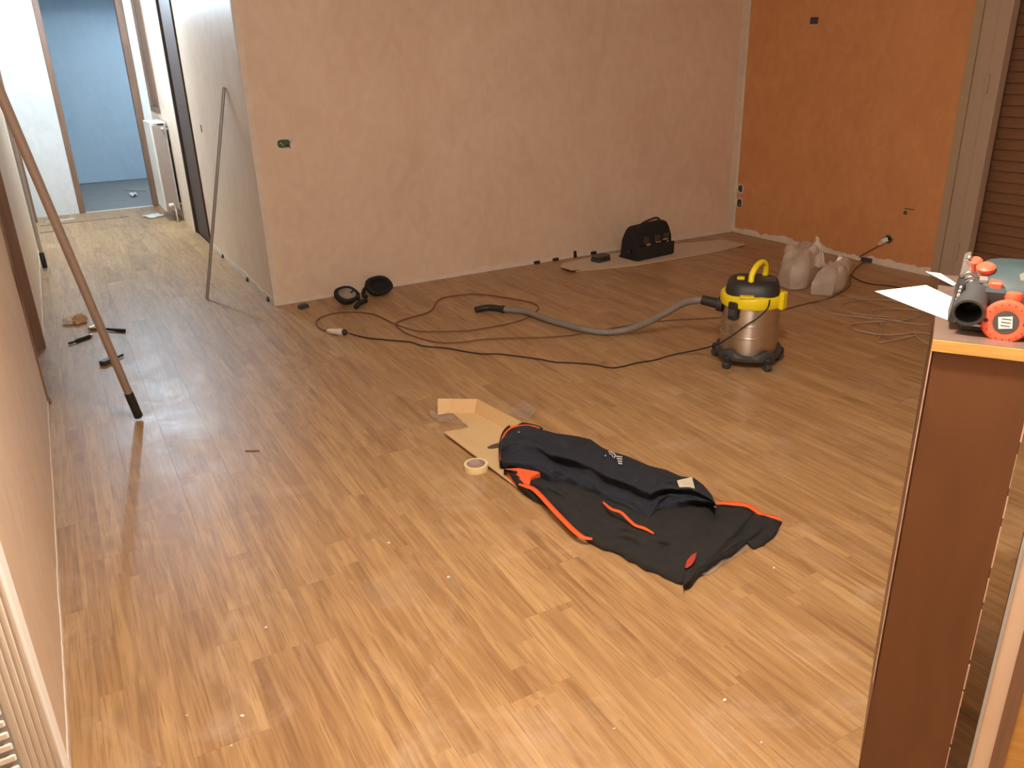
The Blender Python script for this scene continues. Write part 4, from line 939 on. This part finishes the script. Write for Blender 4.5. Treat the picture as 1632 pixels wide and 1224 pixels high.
m = MB(); m.add(P2+[q+Vector((0,0,.0008)) for q in P2], [(3,2,1,0),(4,5,6,7),(0,1,5,4),(1,2,6,5),(2,3,7,6),(3,0,4,7)]); tag(m.build('paper_strip', M_PAPER, loc=P2[2]), 'narrow white paper strip curling off the partition behind the tool', 'paper')

# tool axes: tx to the right along the front edge, ty away, tz up
T0 = G(1556, 531, TZ); tx = ex.copy(); ty = ey.copy()
trz = math.atan2(tx.y, tx.x)
tl = tag(empty('power_planer', (T0.x, T0.y, TZ), trz), 'teal power planer with red knobs and black dust outlet on the partition', 'power tool')
def tloc(q): v = Vector(q)-Vector((T0.x, T0.y, TZ)); return Vector((v.dot(tx), v.dot(ty), v.z))
def TL(px, py, yl):                        # pixel -> local point on the plane local y = yl
    return tloc(ONP(px, py, Vector((T0.x, T0.y, 0))+ty*yl, ty))
# sole plates
MB().box(-.028, .070, .012, .26, .0, .012, .002).build('sole_plate', M_DKGREY, tl, local=True)
MB().box(-.020, .030, -.006, .05, .0125, .020, .002).build('front_shoe', M_STEEL, tl, local=True)
rings = []
for y_, x0, x1, z0, z1 in ((.030, .012, .11, .02, .062), (.05, -.010, .126, .014, .088), (.09, -.016, .138, .013, .104), (.14, -.016, .142, .013, .108), (.20, -.010, .138, .013, .10), (.25, .0, .12, .016, .08), (.262, .02, .10, .03, .06)):
    cx_, cz = (x0+x1)/2, (z0+z1)/2; r_ = []
    for i in range(28):
        q = 2*math.pi*i/28; k_ = 1/(abs(math.cos(q))**3.5+abs(math.sin(q))**3.5)**(1/3.5); r_.append(Vector((cx_+(x1-x0)/2*k_*math.cos(q), y_, cz+(z1-z0)/2*k_*math.sin(q))))
    rings.append(r_)
loft(rings, 28).build('housing', M_TEAL, tl, 'auto', local=True)
# dusty motor side
MB().lathe([(.018, 0), (.036, .006), (.044, .022), (.046, .12), (.04, .14), (.02, .15)], 28, TL(1640, 476, .05), (.12, 1, .0)).build('motor_cover', M_DUSTY, tl, 'auto', local=True)
# side guide plate with worn print
gp = MB().obox((-.050, .004, .016), (.010, .0, -.0), (.0, .075, .0), (.008, .008, .070)).build('guide_plate', M_BLACK, tl, local=True)
random.seed(8); m = MB(); z = .03
for i in range(6):
    h_ = .004+random.random()*.004; m.obox((-.0492+z*.114, .0028, z+.01), (.0042, 0, 0), (0, .0008, 0), (h_*.114, 0, h_)); z += h_+.0025
m.build('worn_print', plain('print_white', (.5, .5, .5), .6), gp, local=True)
# dust outlet
dc = TL(1543, 499, -.03); da = Vector((.10, 1, .18)).normalized()
MB().lathe([(.0220, 0), (.0262, 0), (.0266, .004), (.0266, .05), (.028, .054), (.028, .075), (.024, .10)], 28, dc, da, cap=False).build('dust_outlet', M_DKGREY, tl, 'auto', local=True)
MB().lathe([(.0220, 0), (.0220, .06), (.001, .061)], 28, dc, da, cap=False).build('outlet_bore', plain('bore', (.012, .011, .011), .9), tl, 'auto', local=True)
MB().obox((-.016, .022, .045), (.05, 0, 0), (0, .05, .01), (0, -.006, .030)).build('outlet_bracket', M_TEAL, tl, local=True)
# red front knob with label
kc = TL(1603, 513, -.014); ka = Vector((-.10, -1, .16)).normalized()
kn = MB().lathe([(.026, -.022), (.036, -.018), (.0395, -.008), (.0395, .002), (.036, .007), (.027, .009), (.0205, .0065)], 40, kc, ka).build('depth_knob', M_RED, tl, 'auto', local=True)
u_ = ka.cross(Vector((0, 0, 1))).normalized(); w_ = u_.cross(ka).normalized()
MB().lathe([(.0205, .0045), (.0205, .0085), (.001, .0088)], 30, kc, ka).build('knob_insert', M_DKGREY, kn, 'auto', local=True)
m = MB(); cc = kc+ka*.0089; m.prism([cc+u_*a+w_*b_ for a, b_ in ((-.012, -.0095), (.009, -.013), (.013, .008), (-.009, .012))], ka*.0006); lb = m.build('knob_label', plain('label_silver', (.62, .60, .58), .5), kn, local=True)
m = MB()
for i in range(3):
    a = cc+ka*.0008+w_*(.006-.006*i); m.tube([a-u_*.008, a+u_*.007], .0007, 5)
m.build('label_print', M_DKGREY, lb, local=True)
for s_ in (-1, 1): MB().lathe([(.0038, 0), (.0038, .0016), (.002, .0018)], 12, kc+u_*(.0305*s_)+ka*.0075, ka).build('screw', M_BLACK, kn, 'auto', local=True)
m = MB()
for i in range(18):
    if i % 9 in (0, 8): continue
    q = math.radians(i*20+10); c_ = kc+(u_*math.cos(q)+w_*math.sin(q))*.0315+ka*.0078; m.lathe([(.0014, 0), (.0014, .0009), (.0005, .001)], 6, c_, ka)
m.build('scale_marks', plain('knob_marks', (.25, .03, .02), .6), kn, local=True)['kind'] = 'stuff'
MB().lathe([(.012, 0), (.015, .008), (.013, .016), (.008, .019)], 24, kc+w_*.034-ka*.022+u_*(-.004), w_).build('knob_neck', M_RED, kn, 'auto', local=True)
# red buttons
for px, py, yl, r_ in ((1554.5, 420, .15, .0125), (1571, 430, .085, .0165)):
    c_ = TL(px, py, yl); MB().lathe([(r_*.7, -.022), (r_*.8, -.006), (r_, .0), (r_, .007), (r_*.7, .011)], 20, c_, (-.1, -.35, 1)).build('button', M_RED, tl, 'auto', local=True)
c_ = TL(1587, 457.5, .034); MB().box(c_.x-.011, c_.x+.011, c_.y, c_.y+.03, c_.z-.008, c_.z+.008, .003).build('lock_slider', M_RED, tl, local=True)
for i in range(3): c_ = TL(1568+i*5, 449+i*6, .036); MB().box(c_.x-.007, c_.x+.007, c_.y, c_.y+.03, c_.z-.0035, c_.z+.0035, .001).build('vent_rib', M_DUSTY, tl, local=True)
c_ = TL(1557.5, 478, .002); MB().lathe([(.0045, 0), (.0045, .005), (.002, .007)], 12, c_+Vector((0, .006, 0)), (0, -1, .3)).build('indicator', M_RED, tl, 'auto', local=True)
# springs and bright metal at the side, clear guard
for i in range(4):
    c_ = TL(1543+i*2.5, 438+i*7, .06); MB().tube(catmull([c_+Vector((-.012, 0, -.006)), c_+Vector((0, -.006, .006)), c_+Vector((.016, 0, -.004))], 4), .0032, 8).build('spring_coil', M_STEEL, tl, True, local=True)
g0, g1, g2, g3 = TL(1527, 452, .10), TL(1548, 446, .10), TL(1548, 402, .10), TL(1538, 405, .10)
MB().prism([g0, g1, g2, g3], (0, .006, 0)).build('clear_guard', M_GUARD, tl, local=True)
c_ = TL(1545, 411, .10); MB().lathe([(.005, 0), (.006, .003), (.004, .006)], 12, c_, (0, -1, 0)).build('guard_screw', M_STEEL, tl, True, local=True)
